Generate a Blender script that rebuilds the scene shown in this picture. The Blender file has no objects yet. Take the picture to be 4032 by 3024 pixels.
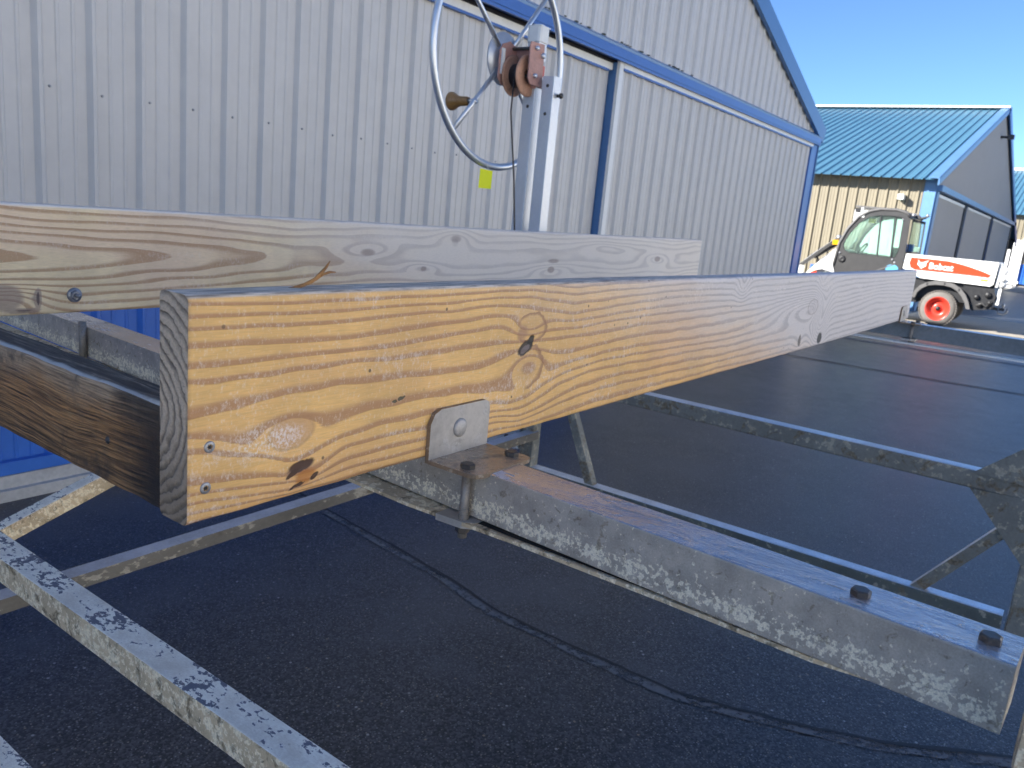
import bpy, math, random
import numpy as np
from mathutils import Matrix, Vector, noise as mnoise
random.seed(3); np.random.seed(3)
SC = bpy.context.scene
COL = SC.collection
CZ = 1.5                                    # camera height above the asphalt

# ------------------------------------------------------------------ camera
cam_d = bpy.data.cameras.new('camera'); cam = bpy.data.objects.new('camera', cam_d); COL.objects.link(cam)
R_ = Vector((0.58561779, -0.8051823, 0.09345198)); U_ = Vector((0.12022194, 0.20029066, 0.97233242)); F_ = Vector((0.80162241, 0.55818018, -0.21409435))
cam.matrix_world = Matrix(((R_.x, U_.x, -F_.x, 0), (R_.y, U_.y, -F_.y, 0), (R_.z, U_.z, -F_.z, CZ), (0, 0, 0, 1)))
cam_d.sensor_fit = 'HORIZONTAL'; cam_d.sensor_width = 36.0; cam_d.lens = 28.095
cam_d.clip_start = 0.02; cam_d.clip_end = 2000
cam_d.dof.use_dof = True; cam_d.dof.focus_distance = 0.95; cam_d.dof.aperture_fstop = 14.0
SC.camera = cam

# ------------------------------------------------------------------ sky, sun, exposure
SUN = Vector((-1.62, 1.3, 1.0)).normalized()
world = bpy.data.worlds.new('World'); SC.world = world; world.use_nodes = True
wn = world.node_tree; bg = wn.nodes['Background']
sky = wn.nodes.new('ShaderNodeTexSky'); sky.sky_type = 'NISHITA'; sky.sun_disc = False
sky.sun_elevation = math.asin(SUN.z); sky.sun_rotation = math.atan2(SUN.x, SUN.y)
sky.air_density = 0.65; sky.dust_density = 0.0; sky.ozone_density = 6.0
wn.links.new(sky.outputs[0], bg.inputs[0]); bg.inputs[1].default_value = 0.084
sun_d = bpy.data.lights.new('sun', 'SUN'); sun_d.energy = 4.5; sun_d.angle = math.radians(0.53); sun_d.color = (1.0, 0.96, 0.89)
sun = bpy.data.objects.new('sun', sun_d); COL.objects.link(sun); sun.location = (0, 0, 30)
sun.rotation_euler = (-SUN).to_track_quat('-Z', 'Y').to_euler()
SC.view_settings.view_transform = 'Standard'; SC.view_settings.look = 'None'
SC.view_settings.exposure = 1.58; SC.view_settings.gamma = 1.0; SC.view_settings.use_curve_mapping = False

# ------------------------------------------------------------------ node helpers
class V:                                     # a float socket with operators
    def __init__(s, nt, sock): s.nt = nt; s.s = sock
    def _op(s, op, *a):
        n = s.nt.nodes.new('ShaderNodeMath'); n.operation = op
        for i, x in enumerate((s,) + a):
            if isinstance(x, V): s.nt.links.new(x.s, n.inputs[i])
            else: n.inputs[i].default_value = float(x)
        return V(s.nt, n.outputs[0])
    def __add__(s, o): return s._op('ADD', o)
    __radd__ = __add__
    def __sub__(s, o): return s._op('SUBTRACT', o)
    def __rsub__(s, o): return (s * -1.0) + o
    def __mul__(s, o): return s._op('MULTIPLY', o)
    __rmul__ = __mul__
    def __truediv__(s, o): return s._op('DIVIDE', o)
    def fract(s): return s._op('FRACT')
    def abs(s): return s._op('ABSOLUTE')
    def pow(s, e): return s._op('POWER', e)
    def exp(s): return s._op('EXPONENT')
    def max(s, o): return s._op('MAXIMUM', o)
    def min(s, o): return s._op('MINIMUM', o)
    def sqrt(s): return s._op('SQRT')
    def sin(s): return s._op('SINE')
    def step(s, a, b):                       # smoothstep a..b (a may exceed b)
        n = s.nt.nodes.new('ShaderNodeMapRange'); n.interpolation_type = 'SMOOTHSTEP'
        s.nt.links.new(s.s, n.inputs[0])
        lo, hi, flip = (a, b, False) if a < b else (b, a, True)
        n.inputs[1].default_value = lo; n.inputs[2].default_value = hi
        n.inputs[3].default_value = 1.0 if flip else 0.0; n.inputs[4].default_value = 0.0 if flip else 1.0
        return V(s.nt, n.outputs[0])
class Mat:
    def __init__(s, name, base=(.5, .5, .5), rough=.5, metal=0.0, spec=.5):
        s.m = bpy.data.materials.new(name); s.m.use_nodes = True; s.nt = s.m.node_tree
        s.b = s.nt.nodes['Principled BSDF']
        s.b.inputs['Base Color'].default_value = (*base, 1); s.b.inputs['Roughness'].default_value = rough
        s.b.inputs['Metallic'].default_value = metal; s.b.inputs['Specular IOR Level'].default_value = spec
    def N(s, t): return s.nt.nodes.new(t)
    def L(s, a, b): s.nt.links.new(a.s if isinstance(a, V) else a, b)
    def pos(s): return s.N('ShaderNodeNewGeometry').outputs['Position']
    def obj(s): return s.N('ShaderNodeTexCoord').outputs['Object']
    def xyz(s, vec):
        n = s.N('ShaderNodeSeparateXYZ'); s.L(vec, n.inputs[0]); return [V(s.nt, n.outputs[i]) for i in range(3)]
    def comb(s, x, y, z):
        n = s.N('ShaderNodeCombineXYZ')
        for i, q in enumerate((x, y, z)):
            if isinstance(q, V): s.L(q, n.inputs[i])
            else: n.inputs[i].default_value = q
        return n.outputs[0]
    def scale(s, vec, sc, rotz=0.0, loc=(0, 0, 0)):
        n = s.N('ShaderNodeMapping'); s.L(vec, n.inputs[0]); n.inputs['Scale'].default_value = sc
        n.inputs['Rotation'].default_value = (0, 0, rotz); n.inputs['Location'].default_value = loc
        return n.outputs[0]
    def noise(s, vec, sc=1.0, detail=4, rough=.55, dist=0.0):
        n = s.N('ShaderNodeTexNoise'); s.L(vec, n.inputs['Vector']); n.inputs['Scale'].default_value = sc
        n.inputs['Detail'].default_value = detail; n.inputs['Roughness'].default_value = rough; n.inputs['Distortion'].default_value = dist
        return V(s.nt, n.outputs['Fac'])
    def voro(s, vec, sc=1.0, feat='F1', out='Distance', rnd=1.0):
        n = s.N('ShaderNodeTexVoronoi'); n.feature = feat; s.L(vec, n.inputs['Vector']); n.inputs['Scale'].default_value = sc
        n.inputs['Randomness'].default_value = rnd
        return n.outputs[out]
    def attr(s, name):
        n = s.N('ShaderNodeAttribute'); n.attribute_name = name; return V(s.nt, n.outputs['Fac'])
    def mix(s, f, a, b, mode='MIX'):
        n = s.N('ShaderNodeMix'); n.data_type = 'RGBA'; n.blend_type = mode
        if isinstance(f, V): s.L(f, n.inputs[0])
        else: n.inputs[0].default_value = f
        for q, i in ((a, 6), (b, 7)):
            if isinstance(q, tuple): n.inputs[i].default_value = (*q, 1)
            else: s.L(q, n.inputs[i])
        return n.outputs[2]
    def ramp(s, f, stops):
        n = s.N('ShaderNodeValToRGB'); s.L(f, n.inputs[0]); e = n.color_ramp.elements
        while len(e) < len(stops): e.new(.5)
        for el, (p, c) in zip(e, stops): el.position = p; el.color = (*c, 1)
        return n.outputs[0]
    def color(s, c): s.L(c, s.b.inputs['Base Color'])
    def rough(s, v): s.L(v, s.b.inputs['Roughness'])
    def metal(s, v): s.L(v, s.b.inputs['Metallic'])
    def bump(s, h, strength=.3, dist=.002):
        n = s.N('ShaderNodeBump'); n.inputs['Strength'].default_value = strength; n.inputs['Distance'].default_value = dist
        s.L(h, n.inputs['Height']); s.L(n.outputs[0], s.b.inputs['Normal'])

# ------------------------------------------------------------------ materials
def aluminium(name, base=(.50, .50, .50), flake=(.56, .52, .42), flake_amt=.45, brown=.4, dark=.0, rough=.38, metal=.75,
              sc=60.0, stretch=(1, 1, 1), seed=0.0, wet=0.0, band=None, algae=.0):
    M = Mat(name, base, rough, metal)
    p = M.scale(M.pos(), stretch, loc=(seed, seed * 1.7, seed * .6))
    n1 = M.noise(p, sc, 6, .62); n2 = M.noise(p, sc * .17, 4, .6); n3 = M.noise(p, sc * 3.1, 4, .6); n4 = M.noise(p, sc * .45, 5, .65, .6)
    soft = n3 * .35 + n2 * .65
    c = M.mix(soft.step(.3, .7), tuple(v * .72 for v in base), tuple(min(1, v * 1.18) for v in base))
    thr = .62 - .16 * flake_amt
    key = n1 + (n2 - .5) * .35
    if band is not None:                     # deposits gather where water stands: a zone along the piece
        z = M.xyz(M.pos())[2]; key = key + ((z - band[0]) / band[1]).abs().step(1.0, 0.0) * .16 - .08
    fl = key.step(thr, thr + .045)
    c = M.mix(fl * min(1.0, flake_amt * 2), c, M.mix(n3.step(.3, .7), tuple(v * .7 for v in flake), flake))
    br = (n4 + (n1 - .5) * .25).step(.66 - .2 * brown, .74 - .12 * brown)
    c = M.mix(br * min(.85, .2 + brown), c, M.mix(n3.step(.35, .65), (.10, .075, .045), (.22, .17, .105)))
    if algae: c = M.mix((n2 + (n3 - .5) * .4).step(.5, .72) * algae, c, (.075, .085, .06))
    if dark:
        dk = (n1 * .60 + n4 * .22 + n3 * .13 + (n2 - .5) * .55 + .025).step(.544, .557)
        c = M.mix(dk, c, (.16, .17, .21))
    M.color(c)
    M.metal((1.0 - fl.max(br)) * metal)
    r = (fl.max(br) * .45 + rough + (n3 - .5) * .18)
    if wet: r = r * (1 - .55 * wet)
    M.rough(r)
    M.bump(n1 * .5 + fl * .5 + n3 * .35 + (n4 * 1.6 if wet else 0.0), .35 if not wet else 1.0, .0012 if not wet else .0026)
    return M.m
M_beam_side = aluminium('beam_side_aluminium', (.45, .395, .325), (.94, .84, .63), .46, .42, metal=.12, rough=.48, sc=215, band=(1.188, .020))
M_beam_top = aluminium('beam_top_aluminium', (.66, .62, .62), (.6, .6, .6), .0, .30, metal=.75, rough=.32, sc=90, stretch=(1, .35, 1), wet=.55)
M_plate = aluminium('bracket_plate_metal', (.46, .425, .385), (.8, .8, .8), .05, .22, metal=.25, rough=.45, sc=45, seed=3)
M_plate_wet = aluminium('bracket_shelf_metal', (.40, .31, .22), (.5, .5, .5), .05, .45, metal=.35, rough=.28, sc=55, seed=5, wet=.6)
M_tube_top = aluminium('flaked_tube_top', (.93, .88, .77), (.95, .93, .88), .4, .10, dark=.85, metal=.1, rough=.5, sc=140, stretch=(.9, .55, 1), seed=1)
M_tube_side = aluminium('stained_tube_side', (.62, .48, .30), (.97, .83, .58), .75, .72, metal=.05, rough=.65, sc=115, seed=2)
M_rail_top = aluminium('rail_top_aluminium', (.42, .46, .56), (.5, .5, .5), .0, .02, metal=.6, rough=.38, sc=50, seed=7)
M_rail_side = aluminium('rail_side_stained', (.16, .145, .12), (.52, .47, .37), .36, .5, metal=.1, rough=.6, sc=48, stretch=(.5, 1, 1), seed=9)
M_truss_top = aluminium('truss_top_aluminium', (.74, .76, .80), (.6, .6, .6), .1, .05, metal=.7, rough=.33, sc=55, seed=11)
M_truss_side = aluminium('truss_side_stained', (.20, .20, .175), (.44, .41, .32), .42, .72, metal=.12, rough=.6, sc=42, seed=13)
M_truss_dark = aluminium('truss_side_algae', (.10, .115, .105), (.42, .40, .33), .34, .3, metal=.1, rough=.6, sc=46, seed=15, algae=.5)
M_far_beam = aluminium('far_beam_aluminium', (.22, .235, .235), (.3, .3, .28), .15, .12, metal=.35, rough=.45, sc=30, seed=21)
M_edge = aluminium('rusty_plate_edge', (.27, .19, .12), (.6, .5, .38), .35, .5, metal=.1, rough=.6, sc=160, seed=35)
M_steel = aluminium('rusty_bolt_steel', (.09, .08, .072), (.2, .16, .12), .2, .5, metal=.55, rough=.42, sc=260, seed=23)
M_rod = aluminium('dark_rod_steel', (.30, .27, .235), (.4, .36, .3), .2, .4, metal=.4, rough=.45, sc=150, seed=27)
M_rivet = aluminium('rivet_metal', (.44, .41, .375), (.6, .6, .6), .1, .3, metal=.3, rough=.5, sc=160, seed=29)
M_zinc = aluminium('zinc_screw', (.34, .35, .37), (.5, .5, .5), .1, .0, metal=.7, rough=.4, sc=300, seed=25)

def asphalt():
    M = Mat('asphalt', (.03, .03, .032), .6)
    p = M.pos(); px, py, pz = M.xyz(p)
    n = M.N('ShaderNodeTexVoronoi'); n.inputs['Scale'].default_value = 150; M.L(p, n.inputs['Vector'])
    rc = M.xyz(n.outputs['Color']); d = V(M.nt, n.outputs['Distance'])
    n2 = M.N('ShaderNodeTexVoronoi'); n2.inputs['Scale'].default_value = 62; M.L(p, n2.inputs['Vector'])
    rc2 = M.xyz(n2.outputs['Color']); d2 = V(M.nt, n2.outputs['Distance'])
    big = M.noise(p, .9, 4, .6); mid = M.noise(p, 5.0, 5, .65)
    c = M.mix(rc[0].step(.25, 1.0), (.009, .010, .014), (.080, .082, .090))
    c = M.mix(rc[1].step(.78, .92) * d.step(.5, .3), c, M.mix(rc[2], (.24, .21, .17), (.19, .20, .22)))
    c = M.mix(rc2[0].step(.95, .965) * d2.step(.34, .2), c, M.mix(rc2[1].step(.3, .7), (.34, .335, .33), (.26, .20, .13)))
    c = M.mix((big * .6 + mid * .4).step(.44, .66) * .6, c, (.085, .087, .096))
    M.color(c)
    M.rough((mid - .5) * .2 + .33 + rc[0] * .10)
    M.bump((d * -1.0) + 1.0 + rc[0] * .6 + d2 * -.3, .22, .003)
    return M.m
M_asphalt = asphalt()
def simple(name, base, rough=.5, metal=0.0, var=.12, sc=6.0, bump=0.0, spec=.5):
    M = Mat(name, base, rough, metal, spec); p = M.pos()
    n = M.noise(p, sc, 5, .6) * .6 + M.noise(p, sc * 9, 3, .6) * .4
    M.color(M.mix(n.step(.3, .7), tuple(v * (1 - var) for v in base), tuple(min(1, v * (1 + var)) for v in base)))
    M.rough((n - .5) * .25 + rough)
    if bump: M.bump(n, bump, .002)
    return M.m
M_post = simple('post_aluminium', (.66, .67, .68), .42, .55, var=.06, sc=9)
M_clean = simple('galvanised_tube', (.66, .68, .70), .36, .8, var=.06, sc=14)
M_crack = simple('crack_shadow_tar', (.006, .007, .009), .7, var=.4, sc=40)
M_seam = simple('worn_seam_dust', (.085, .09, .10), .5, var=.5, sc=18)
def ragged(name, base, sc, lo, hi):
    M = Mat(name, base, .55); p = M.pos(); n = M.noise(p, sc, 6, .72) * .6 + M.noise(p, sc * .22, 3, .6) * .4; k = n.step(lo, hi)
    t = M.N('ShaderNodeBsdfTransparent'); x = M.N('ShaderNodeMixShader'); M.L(k, x.inputs[0])
    M.nt.links.new(t.outputs[0], x.inputs[1]); M.nt.links.new(M.b.outputs[0], x.inputs[2])
    M.nt.links.new(x.outputs[0], M.nt.nodes['Material Output'].inputs[0]); return M.m
M_seam = ragged('worn_seam_dust', (.125, .13, .14), 34, .36, .56)
M_crack = ragged('crack_shadow_tar', (.008, .009, .012), 60, .26, .38)
M_concrete = simple('concrete', (.46, .45, .43), .8, var=.18, sc=5, bump=.3)
M_strip = simple('pale_sunlit_strip', (.46, .41, .33), .85, var=.15, sc=3, bump=.3)
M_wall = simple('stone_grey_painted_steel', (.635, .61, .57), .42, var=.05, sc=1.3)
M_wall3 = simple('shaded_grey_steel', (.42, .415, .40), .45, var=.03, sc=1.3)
M_wall2 = simple('tan_painted_steel', (.25, .218, .155), .45, var=.04, sc=1.3)
M_cream = simple('cream_bounce_steel', (.80, .78, .73), .5, var=.03, sc=1.3)
M_blue = simple('blue_painted_steel', (.035, .15, .52), .38, var=.08, sc=2)
M_trim = simple('blue_trim_steel', (.035, .13, .42), .35, var=.08, sc=3)
M_trim_pale = simple('weathered_blue_trim', (.12, .25, .45), .4, var=.10, sc=3)
M_trim_mid = simple('mid_blue_trim', (.07, .18, .38), .38, var=.08, sc=3)
M_flash = simple('white_flashing', (.82, .81, .76), .4, var=.06, sc=4)
M_roof = simple('teal_blue_roof_steel', (.105, .25, .35), .42, var=.06, sc=1)
M_dark = simple('black_gap', (.012, .012, .014), .7, var=.2)
M_white = simple('white_paint', (.80, .80, .78), .35, var=.03)
M_black = simple('black_plastic', (.018, .018, .02), .5, var=.3, sc=12)
M_cab = simple('charcoal_cab_panel', (.050, .049, .049), .42, var=.12, sc=6)
M_fender = simple('grey_fender_plastic', (.13, .125, .122), .5, var=.12, sc=9)
M_red = simple('red_decal', (.62, .055, .015), .35, var=.04)
M_rim = simple('red_wheel_rim', (.60, .05, .03), .3, var=.06)
M_tyre = simple('dusty_tyre_rubber', (.17, .155, .14), .85, var=.16, sc=14, bump=.3)
M_amber = simple('amber_lamp_lens', (.75, .42, .01), .25, var=.05)
M_tag = simple('yellow_tag_vinyl', (.97, .99, .012), .6, var=.03)
M_yellow = simple('yellow_sticker', (.72, .55, .03), .45, var=.03)
M_bluebox = simple('blue_plastic', (.02, .12, .6), .4, var=.05)
M_paleblue = simple('pale_blue_sticker', (.12, .42, .66), .4, var=.05)
M_pinkred = simple('red_sticker', (.62, .14, .10), .5, var=.08)
M_greyprint = simple('grey_print', (.48, .48, .47), .5, var=.2)
M_winch = aluminium('faded_brown_winch_paint', (.50, .265, .21), (.5, .38, .3), .1, .12, metal=.0, rough=.55, sc=45, seed=31)
M_drum = aluminium('rusty_drum_steel', (.50, .27, .17), (.52, .34, .24), .2, .3, metal=.1, rough=.55, sc=60, seed=33)
M_knob = simple('varnished_wood_knob', (.30, .16, .05), .3, var=.3, sc=30)
M_gap_shade = simple('black_gap_shade', (.008, .008, .008), .75, var=.3, sc=40)
M_grime = simple('dark_moss', (.10, .11, .08), .9, var=.4, sc=30)
g = Mat('tinted_glass', (.62, .80, .72), .03); g.b.inputs['Transmission Weight'].default_value = .93; g.b.inputs['IOR'].default_value = 1.15
M_glass = g.m

# ---- wood
def wood_common(M, phi, weather_sheen, early, late, grey, fuzz=.5, fib=(14, 300, 300), contrast=1.0, gband=.62):
    p = M.pos(); pf = M.scale(p, fib)
    fibre = M.noise(pf, 1.0, 4, .65)
    fine = M.noise(M.scale(p, (60, 900, 900)), 1.0, 3, .6)
    blot = M.noise(p, 9, 4, .6)
    f = (phi + (fibre - .5) * .10).fract()
    band = f.step(.48, .76) * f.step(1.0, .94)           # slow darkening, abrupt edge: latewood
    tone = M.noise(M.scale(p, (3.0, 5.0, 9.0)), 1.0, 3, .5)
    c = M.mix(blot.step(.3, .7), tuple(v * .86 for v in early), tuple(min(1, v * 1.12) for v in early))
    c = M.mix(tone.step(.38, .64) * .55, c, (early[0] * .93, early[1] * .84, early[2] * 1.05))
    c = M.mix(fine.step(.35, .75) * .35, c, tuple(v * .62 for v in early))
    c = M.mix(band * (.80 * contrast), c, late)
    cg = M.mix(band * gband * (M.noise(p, 3.5, 3, .6).step(.25, .7) * .6 + .4), grey, tuple(v * .52 for v in grey))
    cg = M.mix(fine.step(.4, .75) * .25, cg, tuple(v * .6 for v in grey))
    c = M.mix(weather_sheen, c, cg)
    fz = M.noise(M.scale(p, (210, 200, 130)), 1.0, 5, .8); fp = M.noise(M.scale(p, (7, 9, 22)), 1.0, 3, .5)
    fm = (fz + (fp - .5) * .7 + band * .07).step(.58, .80) * fuzz
    hair = M.noise(M.scale(p, (420, 420, 240)), 1.0, 2, .7)
    c = M.mix(hair.step(.54, .76) * .42 * min(1, fuzz * 2.4), c, (.90, .76, .60))
    c = M.mix(fm, c, (.92, .84, .76))
    return c, band, fibre, fine, fm
def ell(M, s, t, cs, ct, rs, rt, rot=0.0):
    ds = s - cs; dt = t - ct; ca, sa = math.cos(rot), math.sin(rot)
    a = (ds * ca + dt * sa) / rs; b = (dt * ca - ds * sa) / rt
    return (a * a + b * b).sqrt()
AX0, AY0, AZ0, AH, ALEN = 0.3423, 0.537, CZ - 0.2702, 0.184, 3.02
def wood_A():
    M = Mat('yellow_pine_board', (.6, .4, .15), .55)
    p = M.pos(); x, y, z = M.xyz(p)
    s = x - AX0; t = z - AZ0
    w1 = M.noise(p, 55, 4, .6); wob = (w1 - .5)
    s2 = s + wob * .012; t2 = t + wob * .010
    phi = M.attr('grain'); wea = M.attr('weather_sheen')
    n = M.noise(M.scale(p, (6, 30, 30)), 1.0, 4, .6)
    weather_sheen = (wea + (n - .5) * .35).step(.12, .9) * .92
    c, band, fibre, fine, fm = wood_common(M, phi, weather_sheen, (.86, .52, .182), (.43, .21, .105), (.68, .65, .65), .42)
    # knots: scuffed tear-drop knot low on the left, small knot in the swirl
    e = ell(M, s2, t2, .100, .0610, .0245, .0150, .1)
    c = M.mix(e.step(1.06, .90) * .55, c, (.56, .30, .16))
    c = M.mix(e.step(.86, .98) * e.step(1.14, 1.02) * .35, c, (.40, .20, .10))
    fz2 = M.noise(M.scale(p, (330, 300, 260)), 1.0, 4, .8)
    e = ell(M, s2, t2, .072, .0580, .052, .0200, -.05); c = M.mix(e.step(1.1, .2) * fz2.step(.44, .66) * .85, c, (.94, .86, .78))
    e = ell(M, s2, t2, .096, .0600, .020, .0130); c = M.mix(e.step(1.1, .3) * fz2.step(.40, .62) * .75, c, (.90, .78, .72))
    e = ell(M, s2, t2, .441, .1255, .012, .0105, -.2)
    c = M.mix(e.step(1.15, .4) * .7, c, (.38, .19, .11))
    for (cs, ct, rs, rt, lim) in ((.458, .1305, .033, .0170, .428), (.456, .0830, .038, .0275, .452)):
        e = ell(M, s2, t2, cs, ct, rs, rt) + (M.noise(p, 38, 3, .5) - .5) * .45; kk = e.step(.78, .97) * e.step(1.07, 1.0)
        if lim: kk = kk * s.step(lim, lim + .012)
        c = M.mix(kk * .8, c, (.36, .17, .09)); c = M.mix(e.step(1.0, .3) * .22, c, (.52, .30, .17))
    e = ell(M, s2, t2, 1.683, .1035, .038, .017)
    c = M.mix(e.step(1.1, .5) * .45, c, (.50, .45, .45))
    c = M.mix(e.step(.9, 1.05) * e.step(1.25, 1.1) * .5, c, (.30, .24, .22))
    # checks, pitch and holes
    hole = None
    for (cs, ct, rs, rt, rot, col) in ((.4510, .1075, .0160, .0085, .35, (.030, .022, .019)), (.4600, .1145, .0095, .0060, .9, (.010, .007, .006)),
                                   (.1110, .0272, .0165, .0058, .22, (.060, .026, .022)), (.102, .0215, .009, .0030, .5, (.07, .03, .018)),
                                   (.1075, .0095, .0085, .0018, .2, (.05, .02, .012)), (.1265, .0145, .0055, .0026, .6, (.06, .025, .015)),
                                   (1.791, .0175, .022, .0150, .0, (.012, .01, .009)), (1.614, .0235, .010, .015, .25, (.16, .13, .11)),
                                   (.236, .073, .006, .0018, .2, (.10, .09, .05)), (.2265, .0705, .004, .0014, .0, (.10, .09, .05))):
        e = ell(M, s2, t2, cs, ct, rs, rt, rot); k = e.step(1.12, .8)
        c = M.mix(k * .96, c, col); hole = k if hole is None else hole.max(k)
    e = ell(M, s2, t2, .1165, .0165, .0150, .0085, .2)
    c = M.mix(e.step(1.1, .6) * (1.0 - hole) * .75, c, (.50, .17, .025))
    e = ell(M, s2, t2, .4500, .1058, .0095, .0045, .3)
    c = M.mix(e.step(1.1, .7) * .8, c, (.20, .155, .15))
    tp = (z - (AZ0 + AH - .0022)).step(.0, .0016)
    st = M.noise(M.scale(p, (22, 260, 60)), 1.0, 4, .7)
    c = M.mix(tp * s.step(1.6, .5), c, M.mix(st.step(.35, .65), (.27, .215, .165), (.80, .69, .56)))
    # pencil-thin dirt and green tint low at the left, tiny insect specks
    sp = V(M.nt, M.voro(p, 75, 'F1', 'Distance')); sel = M.xyz(M.voro(p, 75, 'F1', 'Color'))[0]
    c = M.mix(sp.step(.16, .10) * sel.step(.93, .95) * .8, c, (.10, .06, .03))
    M.color(c)
    M.rough(.52 - fm * -.3 + (fibre - .5) * .2)
    M.bump(band * .45 + fibre * .5 + fine * .3 - hole * 3.0 + fm * .8, .45, .0012)
    return M.m
def wood_end():
    M = Mat('weathered_end_grain', (.3, .28, .25), .8)
    p = M.pos(); x, y, z = M.xyz(p)
    n = M.noise(p, 70, 4, .6); w = (AY0 - y) + .038; h = z - AZ0
    d = ((w + .028) * (w + .028) + (h - .085) * (h - .085)).sqrt()
    nl = M.noise(p, 18, 3, .5)
    f = (d / .0082 + (n - .5) * 1.2 + (nl - .5) * 1.6).fract(); band = f.step(.30, .85) * f.step(1.0, .88) * (M.noise(p, 45, 4, .7).step(.3, .65) * .6 + .4)
    fine = M.noise(p, 600, 3, .6)
    c = M.mix(band * .85, (.66, .49, .33), (.13, .092, .062))
    c = M.mix(fine.step(.4, .7) * .3, c, (.16, .14, .12))
    low = (h * -1.0 + n * .06).step(-.075, .02)
    c = M.mix(low * .72, c, M.mix(band, (.19, .135, .085), (.036, .027, .018)))
    c = M.mix(M.noise(p, 28, 5, .7).step(.62, .72) * .5, c, (.04, .037, .033))
    ck = M.noise(M.scale(p, (20, 40, 420)), 1.0, 3, .6).step(.70, .76)
    c = M.mix(ck * .55, c, (.03, .025, .022))
    M.color(c); M.bump(band * -1.0 + fine * .4 - ck * 1.2, .8, .0018)
    return M.m
def wood_B():
    M = Mat('pale_weathered_board', (.5, .45, .36), .6)
    p = M.pos(); phi = M.attr('grain'); kn = M.attr('knot'); wea = M.attr('weather_sheen')
    n = M.noise(M.scale(p, (3, 20, 20)), 1.0, 4, .6)
    weather_sheen = (wea + (n - .5) * .5).step(.15, .85) * .9
    c, band, fibre, fine, fm = wood_common(M, phi, weather_sheen, (.90, .73, .45), (.40, .20, .09), (.90, .82, .72), .30, contrast=.85, gband=.44)
    c = M.mix(kn.step(.35, .8) * .7, c, M.mix(fine, (.46, .34, .28), (.22, .15, .12)))
    c = M.mix(kn.step(1.2, 1.6) * .85, c, (.10, .07, .07))
    M.color(c); M.bump(band * .4 + fibre * .5, .35, .0015)
    return M.m
def wood_C():
    M = Mat('dark_weathered_lumber', (.15, .08, .04), .5)
    p = M.pos(); x, y, z = M.xyz(p)
    wv = M.noise(M.scale(p, (6, 7, 14)), 1.0, 3, .5)
    kx = ell(M, y, z, .735, CZ - .236, .05, .028)
    zz = z + (wv - .5) * .008 + (kx * kx * -.7).exp() * .007
    f = M.noise(M.comb(x * 150, y * 14.0, zz * 640), 1.0, 4, .68)
    f2 = M.noise(M.comb(x * 300, y * 22.0, zz * 800), 1.0, 3, .6)
    blot = M.noise(p, 14, 5, .65)
    c = M.mix(f.step(.32, .66), (.055, .024, .010), (.60, .29, .10))
    c = M.mix(f2.step(.55, .75) * .45, c, (.80, .54, .27))
    topz = (z - (CZ - .213)).max(0.0)                    # bleached upper edge
    bl = (topz + (blot - .5) * .05).step(.0, .035)
    c = M.mix(bl * .65, c, M.mix(f.step(.3, .65), (.34, .22, .125), (.72, .56, .38)))
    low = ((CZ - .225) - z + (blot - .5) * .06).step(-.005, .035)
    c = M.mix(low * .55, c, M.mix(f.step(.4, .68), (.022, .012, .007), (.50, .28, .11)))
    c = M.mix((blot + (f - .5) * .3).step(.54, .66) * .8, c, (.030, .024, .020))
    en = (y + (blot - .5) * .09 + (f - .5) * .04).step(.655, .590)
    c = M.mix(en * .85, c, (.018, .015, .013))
    M.color(c); M.bump(f * 1.0 + f2 * .5, 1.0, .003)
    return M.m
def wood_C_top():
    M = Mat('blackened_lumber_top', (.1, .1, .1), .8)
    p = M.pos(); f = M.noise(M.scale(p, (190, 14, 100)), 1.0, 5, .7); b = M.noise(p, 22, 5, .7)
    ex, ey, ez = M.xyz(p)
    c = M.mix(f.step(.4, .7), (.050, .040, .034), (.170, .140, .112))
    c = M.mix((f * .6 + b * .4).step(.54, .62) * .7, c, (.34, .26, .18))
    edge = (ex + (b - .5) * .012).step(AX0 + .0085, AX0 + .003)
    c = M.mix(edge * .9, c, (.62, .58, .52))
    M.color(c); M.bump(f + b, .8, .002); return M.m
M_woodA, M_end, M_woodB, M_woodC, M_woodCt = wood_A(), wood_end(), wood_B(), wood_C(), wood_C_top()

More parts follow.
